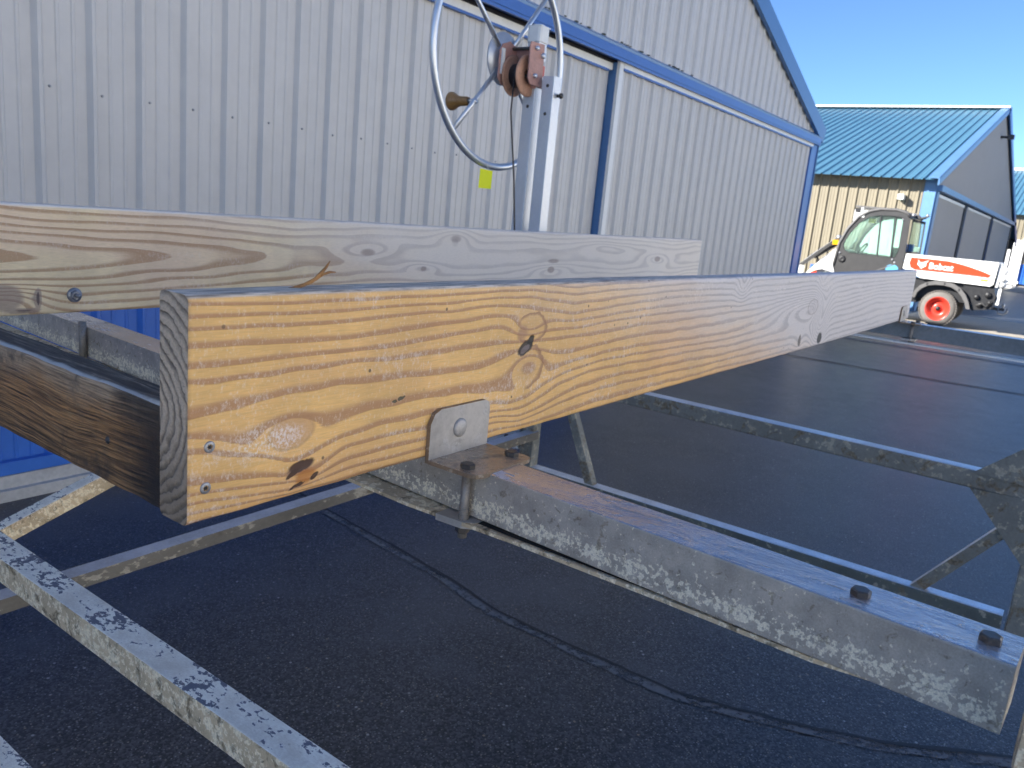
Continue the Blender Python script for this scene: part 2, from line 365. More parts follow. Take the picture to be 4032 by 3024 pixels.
# ------------------------------------------------------------------ mesh helpers
def root_loc(o):
    v = Vector((0, 0, 0))
    while o is not None: v += o.location; o = o.parent
    return v
class MB:
    def __init__(s): s.v = []; s.f = []; s.mi = []; s.sm = []
    def add(s, vs, fs, mi=0, sm=False):
        b = len(s.v); s.v += [tuple(q) for q in vs]
        for i, f in enumerate(fs):
            s.f.append([b + k for k in f]); s.mi.append(mi[i] if isinstance(mi, (list, tuple)) else mi); s.sm.append(sm)
        return s
    def box(s, c, h, ax=None, mi=0, mis=None):
        X, Y, Z = ax if ax else (Vector((1, 0, 0)), Vector((0, 1, 0)), Vector((0, 0, 1)))
        c = Vector(c); vs = [c + X * (h[0] * i) + Y * (h[1] * j) + Z * (h[2] * k) for i in (-1, 1) for j in (-1, 1) for k in (-1, 1)]
        fs = [(0, 1, 3, 2), (4, 6, 7, 5), (0, 4, 5, 1), (2, 3, 7, 6), (0, 2, 6, 4), (1, 5, 7, 3)]   # -X +X -Y +Y -Z +Z
        return s.add(vs, fs, mis if mis else mi)
    def bb(s, x0, x1, y0, y1, z0, z1, mi=0, mis=None):
        return s.box(((x0 + x1) / 2, (y0 + y1) / 2, (z0 + z1) / 2), (abs(x1 - x0) / 2, abs(y1 - y0) / 2, abs(z1 - z0) / 2), None, mi, mis)
    def bar(s, a, b, w, h, up=(0, 0, 1), top=0, side=0, bev=.1, n=1):
        """square tube a->b (centre line), bevelled corners; faces looking up use slot `top`, the others `side`"""
        a, b = Vector(a), Vector(b); d = (b - a).normalized(); up = Vector(up)
        S = d.cross(up).normalized(); Uv = S.cross(d).normalized()
        r = min(w, h) * bev; W, H = w / 2, h / 2
        prof = [(-W, -H + r), (-W + r * .3, -H + r * .3), (-W + r, -H), (W - r, -H), (W - r * .3, -H + r * .3), (W, -H + r),
                (W, H - r), (W - r * .3, H - r * .3), (W - r, H), (-W + r, H), (-W + r * .3, H - r * .3), (-W, H - r)]
        m = len(prof); vs = []
        for k in range(n + 1):
            c = a.lerp(b, k / n); vs += [c + S * p + Uv * q for p, q in prof]
        fs, mi = [], []
        for k in range(n):
            for i in range(m):
                j = (i + 1) % m; fs.append((k * m + i, k * m + j, (k + 1) * m + j, (k + 1) * m + i))
                mi.append(top if i in (7, 8, 9) else side)
        fs.append(tuple(range(m))[::-1]); mi.append(side); fs.append(tuple(n * m + i for i in range(m))); mi.append(side)
        return s.add(vs, fs, mi)
    def tube(s, pts, r, n=12, closed=False, mi=0, cap=True):
        pts = [Vector(p) for p in pts]; N = len(pts); vs, fs = [], []
        ref = None
        for i, p in enumerate(pts):
            if closed: d = pts[(i + 1) % N] - pts[i - 1]
            else: d = pts[min(i + 1, N - 1)] - pts[max(i - 1, 0)]
            d.normalize()
            if ref is None: ref = Vector((0, 0, 1)) if abs(d.z) < .9 else Vector((1, 0, 0))
            A = d.cross(ref).normalized(); B = A.cross(d).normalized(); ref = B
            rr = r[i] if isinstance(r, (list, tuple)) else r
            vs += [p + A * (rr * math.cos(2 * math.pi * k / n)) + B * (rr * math.sin(2 * math.pi * k / n)) for k in range(n)]
        for i in range(N if closed else N - 1):
            j = (i + 1) % N
            for k in range(n):
                l = (k + 1) % n; fs.append((i * n + k, i * n + l, j * n + l, j * n + k))
        if cap and not closed: fs.append(tuple(range(n))[::-1]); fs.append(tuple((N - 1) * n + k for k in range(n)))
        return s.add(vs, fs, mi, True)
    def lathe(s, c, axis, prof, n=32, mi=0, close=False):
        """prof: (along axis, radius)"""
        c = Vector(c); ax = Vector(axis).normalized(); ref = Vector((0, 0, 1)) if abs(ax.z) < .9 else Vector((1, 0, 0))
        A = ax.cross(ref).normalized(); B = ax.cross(A)
        vs = [c + ax * h + (A * math.cos(2 * math.pi * k / n) + B * math.sin(2 * math.pi * k / n)) * r for h, r in prof for k in range(n)]
        fs = [(i * n + k, i * n + (k + 1) % n, (i + 1) * n + (k + 1) % n, (i + 1) * n + k) for i in range(len(prof) - 1) for k in range(n)]
        s.add(vs, fs, mi, True)
        if close:
            s.add(vs[:n], [tuple(range(n))[::-1]], mi); s.add(vs[-n:], [tuple(range(n))], mi)
        return s
    def hexbolt(s, c, axis, r, h, mi=0):
        c = Vector(c); ax = Vector(axis).normalized(); ref = Vector((0, 0, 1)) if abs(ax.z) < .9 else Vector((1, 0, 0))
        A = ax.cross(ref).normalized(); B = ax.cross(A)
        def ring(k, rr): return [c + ax * k + (A * math.cos(math.pi / 3 * i + .4) + B * math.sin(math.pi / 3 * i + .4)) * rr for i in range(6)]
        vs = ring(0, r) + ring(h * .82, r) + ring(h, r * .84)
        fs = [(i, (i + 1) % 6, 6 + (i + 1) % 6, 6 + i) for i in range(6)] + [(6 + i, 6 + (i + 1) % 6, 12 + (i + 1) % 6, 12 + i) for i in range(6)] + [tuple(range(12, 18)), tuple(range(5, -1, -1))]
        return s.add(vs, fs, mi)
    def prism(s, poly, o, A, B, N, th, mi=0):
        """polygon (a,b) in plane o + a*A + b*B, extruded th along N"""
        o, A, B, N = Vector(o), Vector(A), Vector(B), Vector(N); n = len(poly)
        v0 = [o + A * a + B * b for a, b in poly]; vs = v0 + [q + N * th for q in v0]
        fs = [tuple(range(n)), tuple(range(2 * n - 1, n - 1, -1))] + [(i, n + i, n + (i + 1) % n, (i + 1) % n) for i in range(n)]
        return s.add(vs, fs, mi)
    def ring_prism(s, O, W, o, A, B, N, th, mi=0):
        o, A, B, N = Vector(o), Vector(A), Vector(B), Vector(N); n = len(O)
        f = lambda P, k: [o + A * a + B * b + N * k for a, b in P]
        vs = f(O, 0) + f(W, 0) + f(O, th) + f(W, th); fs = []
        for i in range(n):
            j = (i + 1) % n
            fs += [(i, j, n + j, n + i), (2 * n + j, 2 * n + i, 3 * n + i, 3 * n + j), (j, i, 2 * n + i, 2 * n + j), (n + i, n + j, 3 * n + j, 3 * n + i)]
        return s.add(vs, fs, mi)
    def mesh(s, name):
        me = bpy.data.meshes.new(name); me.from_pydata(s.v, [], s.f)
        me.polygons.foreach_set('material_index', s.mi); me.polygons.foreach_set('use_smooth', s.sm)
        me.update(); return me
    def build(s, name, mats, parent=None, local=False):
        if parent is not None and not local:
            off = root_loc(parent); s.v = [(a - off.x, b - off.y, c - off.z) for a, b, c in s.v]
        me = s.mesh(name)
        for m in (mats if isinstance(mats, (list, tuple)) else [mats]): me.materials.append(m)
        o = bpy.data.objects.new(name, me); COL.objects.link(o)
        if parent is not None: o.parent = parent
        return o
def normals_out(o):
    import bmesh
    bm = bmesh.new(); bm.from_mesh(o.data); bmesh.ops.recalc_face_normals(bm, faces=bm.faces); bm.to_mesh(o.data); bm.free(); return o
def tag(o, label=None, cat=None, group=None, kind=None):
    for k, v in (('label', label), ('category', cat), ('group', group), ('kind', kind)):
        if v: o[k] = v
    return o
def thing(name, label, cat, loc=(0, 0, 0), rotz=0.0, group=None):
    o = bpy.data.objects.new(name, None); COL.objects.link(o); o.location = loc; o.rotation_euler = (0, 0, rotz)
    o.empty_display_size = .2
    return tag(o, label, cat, group)
def copy_part(o, parent, loc=None):
    c = o.copy(); COL.objects.link(c); c.parent = parent
    if loc is not None: c.location = loc
    for ch in list(o.children): copy_part(ch, c)
    return c
X3, Y3, Z3 = Vector((1, 0, 0)), Vector((0, 1, 0)), Vector((0, 0, 1))

# ------------------------------------------------------------------ ground
me = MB(); N_ = 1
me.add([(-500, -500, 0), (900, -500, 0), (900, 600, 0), (-500, 600, 0)], [(0, 1, 2, 3)])
tag(me.build('asphalt_ground', M_asphalt), kind='structure')
def ground_strip(name, pts, w, z, mat, wob=.3, seed=0, lean=0.0):
    """irregular strip on the asphalt along a line of (x, y) points"""
    rnd = random.Random(seed); P = []
    for (a, b) in zip(pts[:-1], pts[1:]):
        L = math.dist(a, b); k = max(1, int(L / .03))
        for i in range(k): P.append((a[0] + (b[0] - a[0]) * i / k, a[1] + (b[1] - a[1]) * i / k))
    P.append(pts[-1]); vs = []; m = len(P)
    for i, (x, y) in enumerate(P):
        q = P[min(i + 1, m - 1)]; r = P[max(i - 1, 0)]; d = Vector((q[0] - r[0], q[1] - r[1], 0)).normalized(); n = Vector((-d.y, d.x, 0))
        def nz(o): return .7 * mnoise.noise(Vector((x * 4 + o, y * 4 + seed, o))) + .4 * mnoise.noise(Vector((x * 22 + o, y * 22 + seed, o))) + .25 * mnoise.noise(Vector((x * 70 + o, y * 70 + seed, o)))
        l = w * (.5 + wob * nz(3.1)); rr = w * (.5 + wob * nz(8.7)); c = Vector((x, y, z)) + n * (lean + .012 * nz(1.7))
        vs += [c + n * max(l, .001), c - n * max(rr, .001)]
    b = MB().add(vs, [(2 * i, 2 * i + 1, 2 * i + 3, 2 * i + 2) for i in range(m - 1)])
    return tag(b.build(name, mat), kind='structure')
near = [(2.62, 3.6), (2.47, 2.59), (2.37, 1.87), (2.30, 1.58), (2.285, 1.16), (2.30, .81), (2.39, .53), (2.51, .23), (2.66, 0.0), (2.85, -.3), (3.2, -.9)]
ground_strip('pavement_seam', near, .042, .003, M_seam, .45, 1, -.020)
ground_strip('pavement_crack', near, .013, .0055, M_crack, .5, 2, .004)
far = [(10.2, 5.0), (10.3, 2.93), (10.38, 1.6), (10.5, .35), (10.7, -2.5)]
ground_strip('pavement_crack', far, .06, .008, M_crack, .25, 4)
ground_strip('pavement_seam', [(13.2, 4), (13.3, 1.5), (13.5, -3)], .22, .004, M_seam, .35, 5)
b = MB().bb(17.9, 21.9, -14, 3.2, .004, .006); tag(b.build('sunlit_ground_strip', M_strip), kind='structure')  # pale colour stands in for a sunlit band of ground
b = MB().bb(40.5, 49.9, -30, 3.0, .004, .006); tag(b.build('pale_sunlit_apron', M_strip), kind='structure')

# ------------------------------------------------------------------ ribbed steel sheets
PITCH = .2286
PROF = [(0, 0), (.017, .026), (.031, .026), (.048, 0), (.097, 0), (.1025, .005), (.1115, .005), (.118, 0), (.165, 0), (.1705, .005), (.1795, .005), (.186, 0)]
def sheet(u0, u1, lo, hi, f, name, mat, parent, phase=0.0, prof=PROF, k=1.0):
    """one ribbed sheet between u0 and u1, lo/hi: functions of u; f(u, v, depth) -> world point"""
    us = []
    i = math.floor((u0 - phase) / PITCH) - 1
    while phase + i * PITCH < u1 + PITCH:
        us += [(phase + i * PITCH + a, d * k) for a, d in prof]; i += 1
    ax, ad = [q[0] for q in us], [q[1] for q in us]
    us = [(u, d) for u, d in us if u0 + 1e-6 < u < u1 - 1e-6]
    us = [(u0, float(np.interp(u0, ax, ad)))] + us + [(u1, float(np.interp(u1, ax, ad)))]
    lo = lo if callable(lo) else (lambda u, c=lo: c); hi = hi if callable(hi) else (lambda u, c=hi: c)
    vs = []
    for u, d in us: vs += [f(u, lo(u), d), f(u, max(hi(u), lo(u) + .002), d)]
    b = MB().add(vs, [(2 * j, 2 * j + 2, 2 * j + 3, 2 * j + 1) for j in range(len(us) - 1)])
    return b.build(name, mat, parent)
def sheets(u0, u1, lo, hi, f, name, mat, parent, phase=0.0, width=4 * PITCH, **kw):
    u = u0; e = phase + math.ceil((u0 - phase) / PITCH) * PITCH - width + PITCH + .012
    while e < u0 + .05: e += PITCH
    e -= width
    while u < u1 - .02:
        e = min(u1, e + width); sheet(u, e, lo, hi, f, name, mat, parent, phase, **kw); u = e

# ------------------------------------------------------------------ hangar beside the lift
D1 = 3.76
H1 = thing('hangar', 'large grey ribbed steel hangar with blue header and gable, filling the left background', 'hangar', (2.8, D1, 0), 0, 'metal hangars')
XL, XR, RX = -7.2, 12.72, 2.76
EZ = CZ + 1.60; SL = .332
gab = lambda u: EZ + SL * (9.96 - abs(u - RX)) - .03
fw = lambda yy: (lambda u, v, d: (u, yy - d, v))
# left sliding door (inner track), blue wainscot below
Ld = MB().bb(-7.0, 6.49, D1 + .055, D1 + .09, .12, CZ + 1.30).build('sliding_door', M_trim, H1)
tag(Ld, 'wide left door leaf with blue wainscot')
ph = 1.2475 - .02
sheets(-6.9, 6.48, 1.08, CZ + 1.262, fw(D1 + .04), 'metal_panel', M_wall, Ld, ph)
sheets(-6.9, 6.48, .17, 1.06, fw(D1 + .043), 'wainscot_panel', M_blue, Ld, ph)
MB().bb(-6.9, 6.40, D1 + .012, D1 + .036, 1.055, 1.085).build('wainscot_trim', M_blue, Ld)
MB().bb(-6.9, 6.40, D1 + .0, D1 + .035, .115, .175).build('base_trim', M_blue, Ld)
MB().bb(-6.9, 6.485, D1 + .005, D1 + .03, CZ + 1.262, CZ + 1.318).build('top_flashing', M_flash, Ld)
MB().bb(-6.9, 6.42, D1 - .002, D1 + .028, CZ + 1.244, CZ + 1.2605).build('flashing_lip', M_trim, Ld)
b = MB()
u = ph - 12 * PITCH
while u < 5.6:
    b.lathe((u + .07, D1 + .04, CZ + .325 + random.uniform(-.006, .006)), (0, -1, 0), [(0, .0065), (.004, .006), (.007, .003), (.0075, .0)], 8)
    u += PITCH
tag(b.build('panel_screw', M_zinc, Ld), kind='stuff')
# right sliding door (outer track)
Rd = MB().bb(6.492, 12.50, D1 - .034, D1 + .05, .10, CZ + 1.33).build('sliding_door', M_trim_mid, H1)
tag(Rd, 'right door leaf with white top flashing and pale edge trim')
sheets(6.56, 12.40, .12, CZ + 1.29, fw(D1 - .035), 'metal_panel', M_wall, Rd, ph)
MB().bb(6.49, 6.56, D1 - .065, D1 - .034, .1, CZ + 1.35).build('edge_trim', M_flash, Rd)
MB().bb(6.56, 12.44, D1 - .07, D1 - .036, CZ + 1.29, CZ + 1.345).build('top_flashing', M_flash, Rd)
MB().bb(6.56, 12.44, D1 - .075, D1 - .037, CZ + 1.272, CZ + 1.2885).build('flashing_lip', M_trim, Rd)
MB().bb(12.40, 12.50, D1 - .06, D1 - .034, .1, CZ + 1.27).build('edge_trim', M_trim, Rd)
# header band over the doors
hd = MB().bb(XL, 12.66, D1 - .11, D1 + .02, CZ + 1.352, CZ + 1.425).build('door_header', M_trim, H1)
b = MB().prism([(0, 1.4255), (-.108, 1.4255), (-.112, 1.445), (-.02, 1.495), (0, 1.50)], (XL, D1, CZ), Y3, Z3, X3, 12.66 - XL); b.build('header_flashing', M_trim_pale, hd)
MB().bb(XL, 12.66, D1 - .105, D1 - .085, CZ + 1.328, CZ + 1.351).build('track_lip', M_trim, hd)
MB().bb(XL, 12.66, D1 + .0, D1 + .12, CZ + 1.322, CZ + 1.350).build('track_gap', M_dark, hd)
mos = MB()                                              # moss tufts caught on the flashing
for _ in range(32):
    x = random.uniform(4.2, 8.2); r = random.uniform(.003, .010)
    mos.box((x, D1 - .022, CZ + 1.50), (r * 1.6, .012, r * .6), None)
tag(mos.build('moss_tufts', M_grime, hd), kind='stuff')
# gable sheets
sheets(XL, XR, CZ + 1.49, gab, fw(D1), 'gable_panel', M_wall, H1, ph)
# corner trim
MB().bb(12.52, 12.74, D1 - .045, D1 + .02, .0, CZ + 1.33).build('corner_trim', M_trim, H1)
MB().bb(12.743, 12.765, D1 - .06, D1 + .12, .0, CZ + 1.60).build('corner_flashing', M_trim_pale, H1)
# other walls, roof, rake
MB().bb(12.70, 12.742, D1 + .03, D1 + 16, 0, EZ).build('side_wall', M_wall, H1)
MB().bb(XL, XL + .04, D1 + .03, D1 + 16, 0, EZ).build('side_wall', M_wall, H1)
MB().bb(XL, XR, D1 + 16, D1 + 16.05, 0, EZ).build('rear_wall', M_wall, H1)
MB().bb(XL + .05, XR - .05, D1 + .13, D1 + .16, 0, EZ).build('inner_wall', M_dark, H1)
for sgn in (-1, 1):
    A = Vector((sgn, 0, -SL)).normalized(); Nn = Vector((sgn * SL, 0, 1)).normalized()
    o = Vector((RX, D1 - .08, EZ + SL * 9.96))
    Lr = 10.13 * math.hypot(1, SL)
    b = MB().prism([(0, 0), (Lr, 0), (Lr, 16.3), (0, 16.3)], o, A, Y3, Nn, .04); normals_out(b.build('roof_slope', M_roof, H1))
    b = MB().prism([(0, -.165), (Lr, -.165), (Lr, .05), (0, .05)], o + Vector((0, -.004, 0)), A, Nn, Y3, .05)
    normals_out(b.build('rake_trim', M_trim_mid, H1))
# concrete sill under the doors
cs = MB().bb(-8, 12.9, D1 - .03, D1 + .25, 0, .052).bb(-8, 12.9, D1 + .0, D1 + .25, .052, .112)
tag(cs.build('concrete_sill', M_concrete), kind='structure')

# ------------------------------------------------------------------ second hangar, beyond the truck
X2, Y2 = 21.1, 3.33
H2 = thing('hangar', 'tan hangar with pale blue metal roof and grey gable doors, behind the white truck', 'hangar', (31, 10, 0), 0, 'metal hangars')
E2 = CZ + 1.57; R2x, R2z = 31.2, CZ + 4.62; S2 = (R2z - E2) / (R2x - X2 + .3)
fs2 = lambda u, v, d: (X2 - d, u, v)
sheets(Y2 + .24, 19.0, .1, E2 + .02, fs2, 'wall_panel', M_wall2, H2, Y2 + .31, k=1.6)
MB().bb(X2 - .035, X2 + .1, Y2 - .02, Y2 + .23, 0, E2).build('corner_trim', M_trim_pale, H2)
fr = lambda u, v, d: (X2 - .42 + v, u, E2 - .055 + v * S2 + d)
sheets(Y2 - .10 + .12, 19.0, 0.0, R2x - X2 + .42, fr, 'roof_panel', M_roof, H2, Y2 + .20, k=1.5)
A = Vector((1, 0, S2)).normalized(); Nn = Vector((-S2, 0, 1)).normalized(); Lr = (R2x - X2 + .3) * math.hypot(1, S2)
b = MB().prism([(0, 0), (Lr, 0), (Lr, .22), (0, .22)], (X2 - .43, Y2 - .10, E2 - .02), A, Y3, Nn, .03); b.build('rake_flashing', M_trim_pale, H2)
b = MB().prism([(0, -.14), (Lr, -.14), (Lr, .012), (0, .012)], (X2 - .43, Y2 - .112, E2 - .03), A, Nn, Y3, .03); b.build('rake_trim', M_trim_pale, H2)
A2 = Vector((1, 0, -S2)).normalized(); N2 = Vector((S2, 0, 1)).normalized(); L2 = 13.6 * math.hypot(1, S2)
b = MB().prism([(0, 0), (L2, 0), (L2, 15.6), (0, 15.6)], (R2x, Y2 - .1, R2z), A2, Y3, N2, .05); normals_out(b.build('roof_slope', M_roof, H2))
b = MB().prism([(0, -.18), (L2, -.18), (L2, .06), (0, .06)], (R2x, Y2 - .14, R2z), A2, N2, Y3, .036); normals_out(b.build('rake_trim', M_trim, H2))
b = MB().bb(R2x - .28, R2x + .28, Y2 - .12, 19, R2z + .0, R2z + .055); b.build('ridge_cap', M_flash, H2)
g2 = lambda u: (E2 + S2 * (u - X2 + .3) if u < R2x else R2z - S2 * (u - R2x)) - .03
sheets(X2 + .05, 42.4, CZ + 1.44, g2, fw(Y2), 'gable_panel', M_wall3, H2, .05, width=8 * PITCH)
MB().bb(X2 + .02, 42.4, Y2 - .14, Y2 + .02, CZ + 1.31, CZ + 1.44).build('door_header', M_trim_pale, H2)
MB().bb(X2 + .02, 42.4, Y2 + .1, Y2 + .14, .0, CZ + 1.31).build('door_track_gap', M_dark, H2)
for (a, c, k) in ((21.55, 26.35, 0), (27.05, 33.45, 1), (34.3, 41.7, 2)):
    d = MB().bb(a, c, Y2 + .02, Y2 + .07, .06, CZ + 1.27).build('sliding_door', M_trim, H2)
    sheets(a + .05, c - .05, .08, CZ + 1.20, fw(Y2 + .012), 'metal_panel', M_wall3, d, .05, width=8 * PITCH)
    MB().bb(a + .04, c - .04, Y2 - .01, Y2 + .011, CZ + 1.20, CZ + 1.27).build('top_flashing', M_flash, d)
for a in (26.4, 33.5, 41.75):
    MB().bb(a + .1, a + .5, Y2 - .0, Y2 + .05, 0, CZ + 1.30).build('door_post', M_dark, H2)
MB().bb(X2 + .03, X2 + .35, Y2 - .05, Y2 + .02, 0, CZ + 1.30).build('door_jamb', M_trim_pale, H2)
MB().bb(42.4, 42.45, Y2, 19, 0, E2).build('side_wall', M_wall2, H2); MB().bb(X2, 42.4, 19, 19.05, 0, E2).build('rear_wall', M_wall2, H2)
MB().bb(44.2, 44.5, Y2 - .05, Y2 + .25, 0, CZ + .75).build('canopy_post', M_black, H2)
# white panelled door in the tan side wall (seen through the cab)
dr = MB().bb(X2 - .05, X2 - .02, 3.62, 5.0, .05, 2.25).build('panelled_door', M_white, H2)
for i in range(3):
    for j in range(4):
        MB().bb(X2 - .065, X2 - .051, 3.68 + i * .44, 3.68 + i * .44 + .36, .15 + j * .55, .15 + j * .55 + .42).build('door_panel', M_white, dr)
# wall light and gable arm
wl = thing('wall_light', 'small white box light on the tan hangar side wall, casting a slanted shadow', 'wall light', (X2, 4.0, CZ + 1.10))
b = MB().bb(X2 - .25, X2 - .01, 3.935, 4.065, CZ + 1.05, CZ + 1.17); b.build('housing', M_white, wl)
MB().bb(X2 - .145, X2 - .03, 3.945, 4.055, CZ + 1.035, CZ + 1.049).build('lens', M_glass, wl)
gl = thing('gable_floodlight', 'small dark floodlight on an arm high on the grey gable end', 'floodlight', (31.1, Y2, CZ + 3.73))
MB().tube([(31.1, Y2, CZ + 3.73), (31.1, Y2 - .22, CZ + 3.73)], .04, 8).build('arm', M_cab, gl)
MB().bb(30.98, 31.22, Y2 - .40, Y2 - .22, CZ + 3.67, CZ + 3.80).build('lamp_head', M_cab, gl)

# ------------------------------------------------------------------ third hangar at the right edge
X4 = 50.0
H3 = thing('hangar', 'distant tan hangar with bright blue roof at the right edge of the view', 'hangar', (58, 0, 0), 0, 'metal hangars')
E4 = CZ + 2.12; S4 = .30
f4 = lambda u, v, d: (X4 - d * 2, u, v)
sheets(-8.0, 9.0, 1.15, E4, f4, 'wall_panel', M_wall2, H3, 0, width=8 * PITCH)
sheets(-8.0, 9.0, .1, 1.14, f4, 'wainscot_panel', M_blue, H3, 0, width=8 * PITCH)
fr4 = lambda u, v, d: (X4 - .4 + v, u, E4 + v * S4 + d * 2)
sheets(-8.0, 9.0, 0, 10.4, fr4, 'roof_panel', M_roof, H3, 0, width=8 * PITCH)
MB().bb(X4 + 9.8, X4 + 10.4, -8, 9, E4 + 10.3 * S4, E4 + 10.3 * S4 + .15).build('ridge_cap', M_flash, H3)
b = MB().prism([(0, 0), (10.6, -10.6 * S4), (10.6, -10.7 * S4 - .2), (0, -.2)], (X4 + 10.0, -8, E4 + 10.3 * S4), X3, Z3, Y3, 17); normals_out(b.build('roof_slope', M_roof, H3))
MB().bb(X4 + .1, X4 + 20, -8, -7.9, 0, E4).build('end_wall', M_wall2, H3); MB().bb(X4 + .1, X4 + 20, 8.9, 9, 0, E4).build('end_wall', M_wall2, H3)
MB().bb(X4 + 20, X4 + 20.1, -8, 9, 0, E4).build('rear_wall', M_wall2, H3)
d3 = MB().bb(X4 - .12, X4 - .03, 3.27, 3.80, .05, 2.35).build('door', M_white, H3)
MB().bb(X4 - .17, X4 - .03, 3.18, 3.269, .0, 2.5).bb(X4 - .17, X4 - .03, 3.801, 3.89, .0, 2.5).build('door_frame', M_white, d3)
MB().bb(X4 - .13, X4 - .121, 3.4, 3.67, 1.5, 2.1).build('door_window', M_greyprint, d3)

# ------------------------------------------------------------------ unseen hangar added behind the camera to bounce warm sunlight
H5 = thing('hangar', 'long unseen cream hangar added behind the camera to bounce sunlight onto the lift', 'hangar', (4, -18, 0), 0, 'metal hangars')
f5 = lambda u, v, d: (u, -9.5 + d, v)
sheets(-26.0, 34.0, .1, 4.6, f5, 'wall_panel', M_cream, H5, 0, width=16 * PITCH)  # unseen front wall of the added bounce hangar
MB().prism([(-9.3, 4.55), (-18.0, 7.4), (-18.0, 7.45), (-9.3, 4.60)], (-26, 0, 0), Y3, Z3, X3, 60).build('roof_slope', M_cream, H5)
MB().prism([(-26.7, 4.55), (-18.0, 7.4), (-18.0, 7.45), (-26.7, 4.60)], (-26, 0, 0), Y3, Z3, X3, 60).build('roof_slope', M_cream, H5)
MB().bb(-26, 34, -26.5, -26.4, 0, 4.6).bb(-26, -25.9, -26.4, -9.5, 0, 4.6).bb(33.9, 34, -26.4, -9.5, 0, 4.6).build('bounce_back_wall', M_cream, H5)
b = MB().bb(-30, 38, -9.45, -5.0, .004, .006); tag(b.build('bounce_apron', M_concrete), kind='structure')  # unseen pale ground, added with the hangar to bounce sunlight

# ------------------------------------------------------------------ white utility truck
TA = math.radians(-88)
T = thing('utility_truck', 'white compact utility truck with charcoal cab, red side decal and red wheels', 'truck', (17.74, 2.28, 0), TA)
def tmap(p):                                 # measured side-profile (s, w, z) -> true truck coordinates
    s_, w_, z_ = p; k_ = min(1, max(0, (z_ - .4) / .5))
    return (s_ * (.940 - .02 * s_), w_, z_ + k_ * (z_ - 1.5) * (-.0245 * s_))
def tb(mb, name, mat, par=T):
    mb.v = [tmap(p) for p in mb.v]; return mb.build(name, mat, par, local=True)
PY = lambda mb, poly, w, th, mi=0: mb.prism(poly, (0, w, 0), X3, Z3, Y3, th, mi)
TW = 1.72
O = [(-2.10, .55), (-2.18, 1.0), (-2.14, 1.44), (-2.03, 1.72), (-1.86, 1.97), (-1.68, 2.09), (-1.48, 2.15), (-1.17, 2.165), (-.98, 2.13), (-.90, 2.05), (-.88, 1.68), (-.87, 1.33), (-.88, .95), (-.88, .55)]
Wn = [(-1.93, 1.262), (-2.03, 1.31), (-2.07, 1.42), (-1.985, 1.63), (-1.825, 1.865), (-1.66, 1.985), (-1.47, 2.035), (-1.19, 2.045), (-1.06, 2.035), (-1.015, 1.98), (-1.01, 1.7), (-1.0, 1.38), (-1.035, 1.27), (-1.12, 1.245)]
for w in (0.0, TW - .05):
    d = tb(MB().ring_prism(O, Wn, (0, w, 0), X3, Z3, Y3, .05), 'door', M_cab); normals_out(d)
    wi = [(a * .985 - .022, c * .985 + .025) for a, c in Wn]
    tb(normals_out_mb := PY(MB(), Wn, w + .02, .004), 'window', M_glass, d)
    tb(MB().ring_prism(Wn, wi, (0, w - .006, 0), X3, Z3, Y3, .03), 'window_seal', M_black, d)
    tb(MB().bar((-1.45, w + .018, 2.03), (-1.385, w + .018, 1.25), .03, .03), 'window_bar', M_black, d)
    tb(MB().bar((-1.155, w + .018, 2.03), (-1.125, w + .018, 1.25), .028, .028), 'window_bar', M_black, d)
    s_ = -1 if w == 0 else 1
    tb(MB().lathe((-2.035, w + (0 if w == 0 else .05), 1.13), (0, s_, 0), [(-.002, .0), (.006, .07), (.022, .06), (.024, .03), (.012, .0)], 20), 'door_handle', M_black, d)
    for (a, c) in ((-1.085, 1.215), (-1.03, 1.16), (-1.03, 1.985), (-2.1, 1.25)):
        tb(MB().lathe((a, w + (0 if w == 0 else .05), c), (0, s_, 0), [(0, .022), (.015, .018), (.016, 0)], 10), 'hinge_bolt', M_zinc, d)
    tb(MB().bar((-1.42, w + (-.004 if w == 0 else .054), .93), (-1.0, w + (-.004 if w == 0 else .054), 1.14), .02, .012, (0, 1, 0)), 'door_crease', M_fender, d)
def strip(poly, w0, w1): # surface swept across the cab width
    b = MB(); n = len(poly); vs = [(a, w, c) for a, c in poly for w in (w0, w1)]
    return b.add(vs, [(2 * i, 2 * i + 1, 2 * i + 3, 2 * i + 2) for i in range(n - 1)], 0, True)
tb(strip([(a, c) for a, c in O[5:10]], .0, TW), 'cab_roof', M_cab)
tb(strip([(a + .02, c - .01) for a, c in O[1:6]], .05, TW - .05), 'windshield', M_glass)
tb(strip(O[0:2], .0, TW), 'cab_front', M_cab)
tb(strip([(a - .01, c) for a, c in O[9:12]], .05, TW - .05), 'rear_window', M_glass)
tb(strip([(a - .012, c) for a, c in O[11:14]], .0, TW), 'cab_back', M_cab)
for w in (.0, TW): tb(MB().tube([(a, w, c) for a, c in O[1:10]], .028, 8), 'cab_pillar', M_fender)
tb(MB().bb(-1.97, -1.36, .06, TW - .06, 2.150, 2.185), 'roof_visor', M_fender)
wl_ = tb(MB().bb(-1.955, -1.84, .03, .3, 2.055, 2.135), 'work_light', M_black); tb(MB().bb(-1.845, -1.80, .02, .1, 2.03, 2.15), 'light_bracket', M_white, wl_)
tb(MB().bb(-1.84, -1.76, -.01, .06, 1.965, 2.035), 'mirror_mount', M_white)
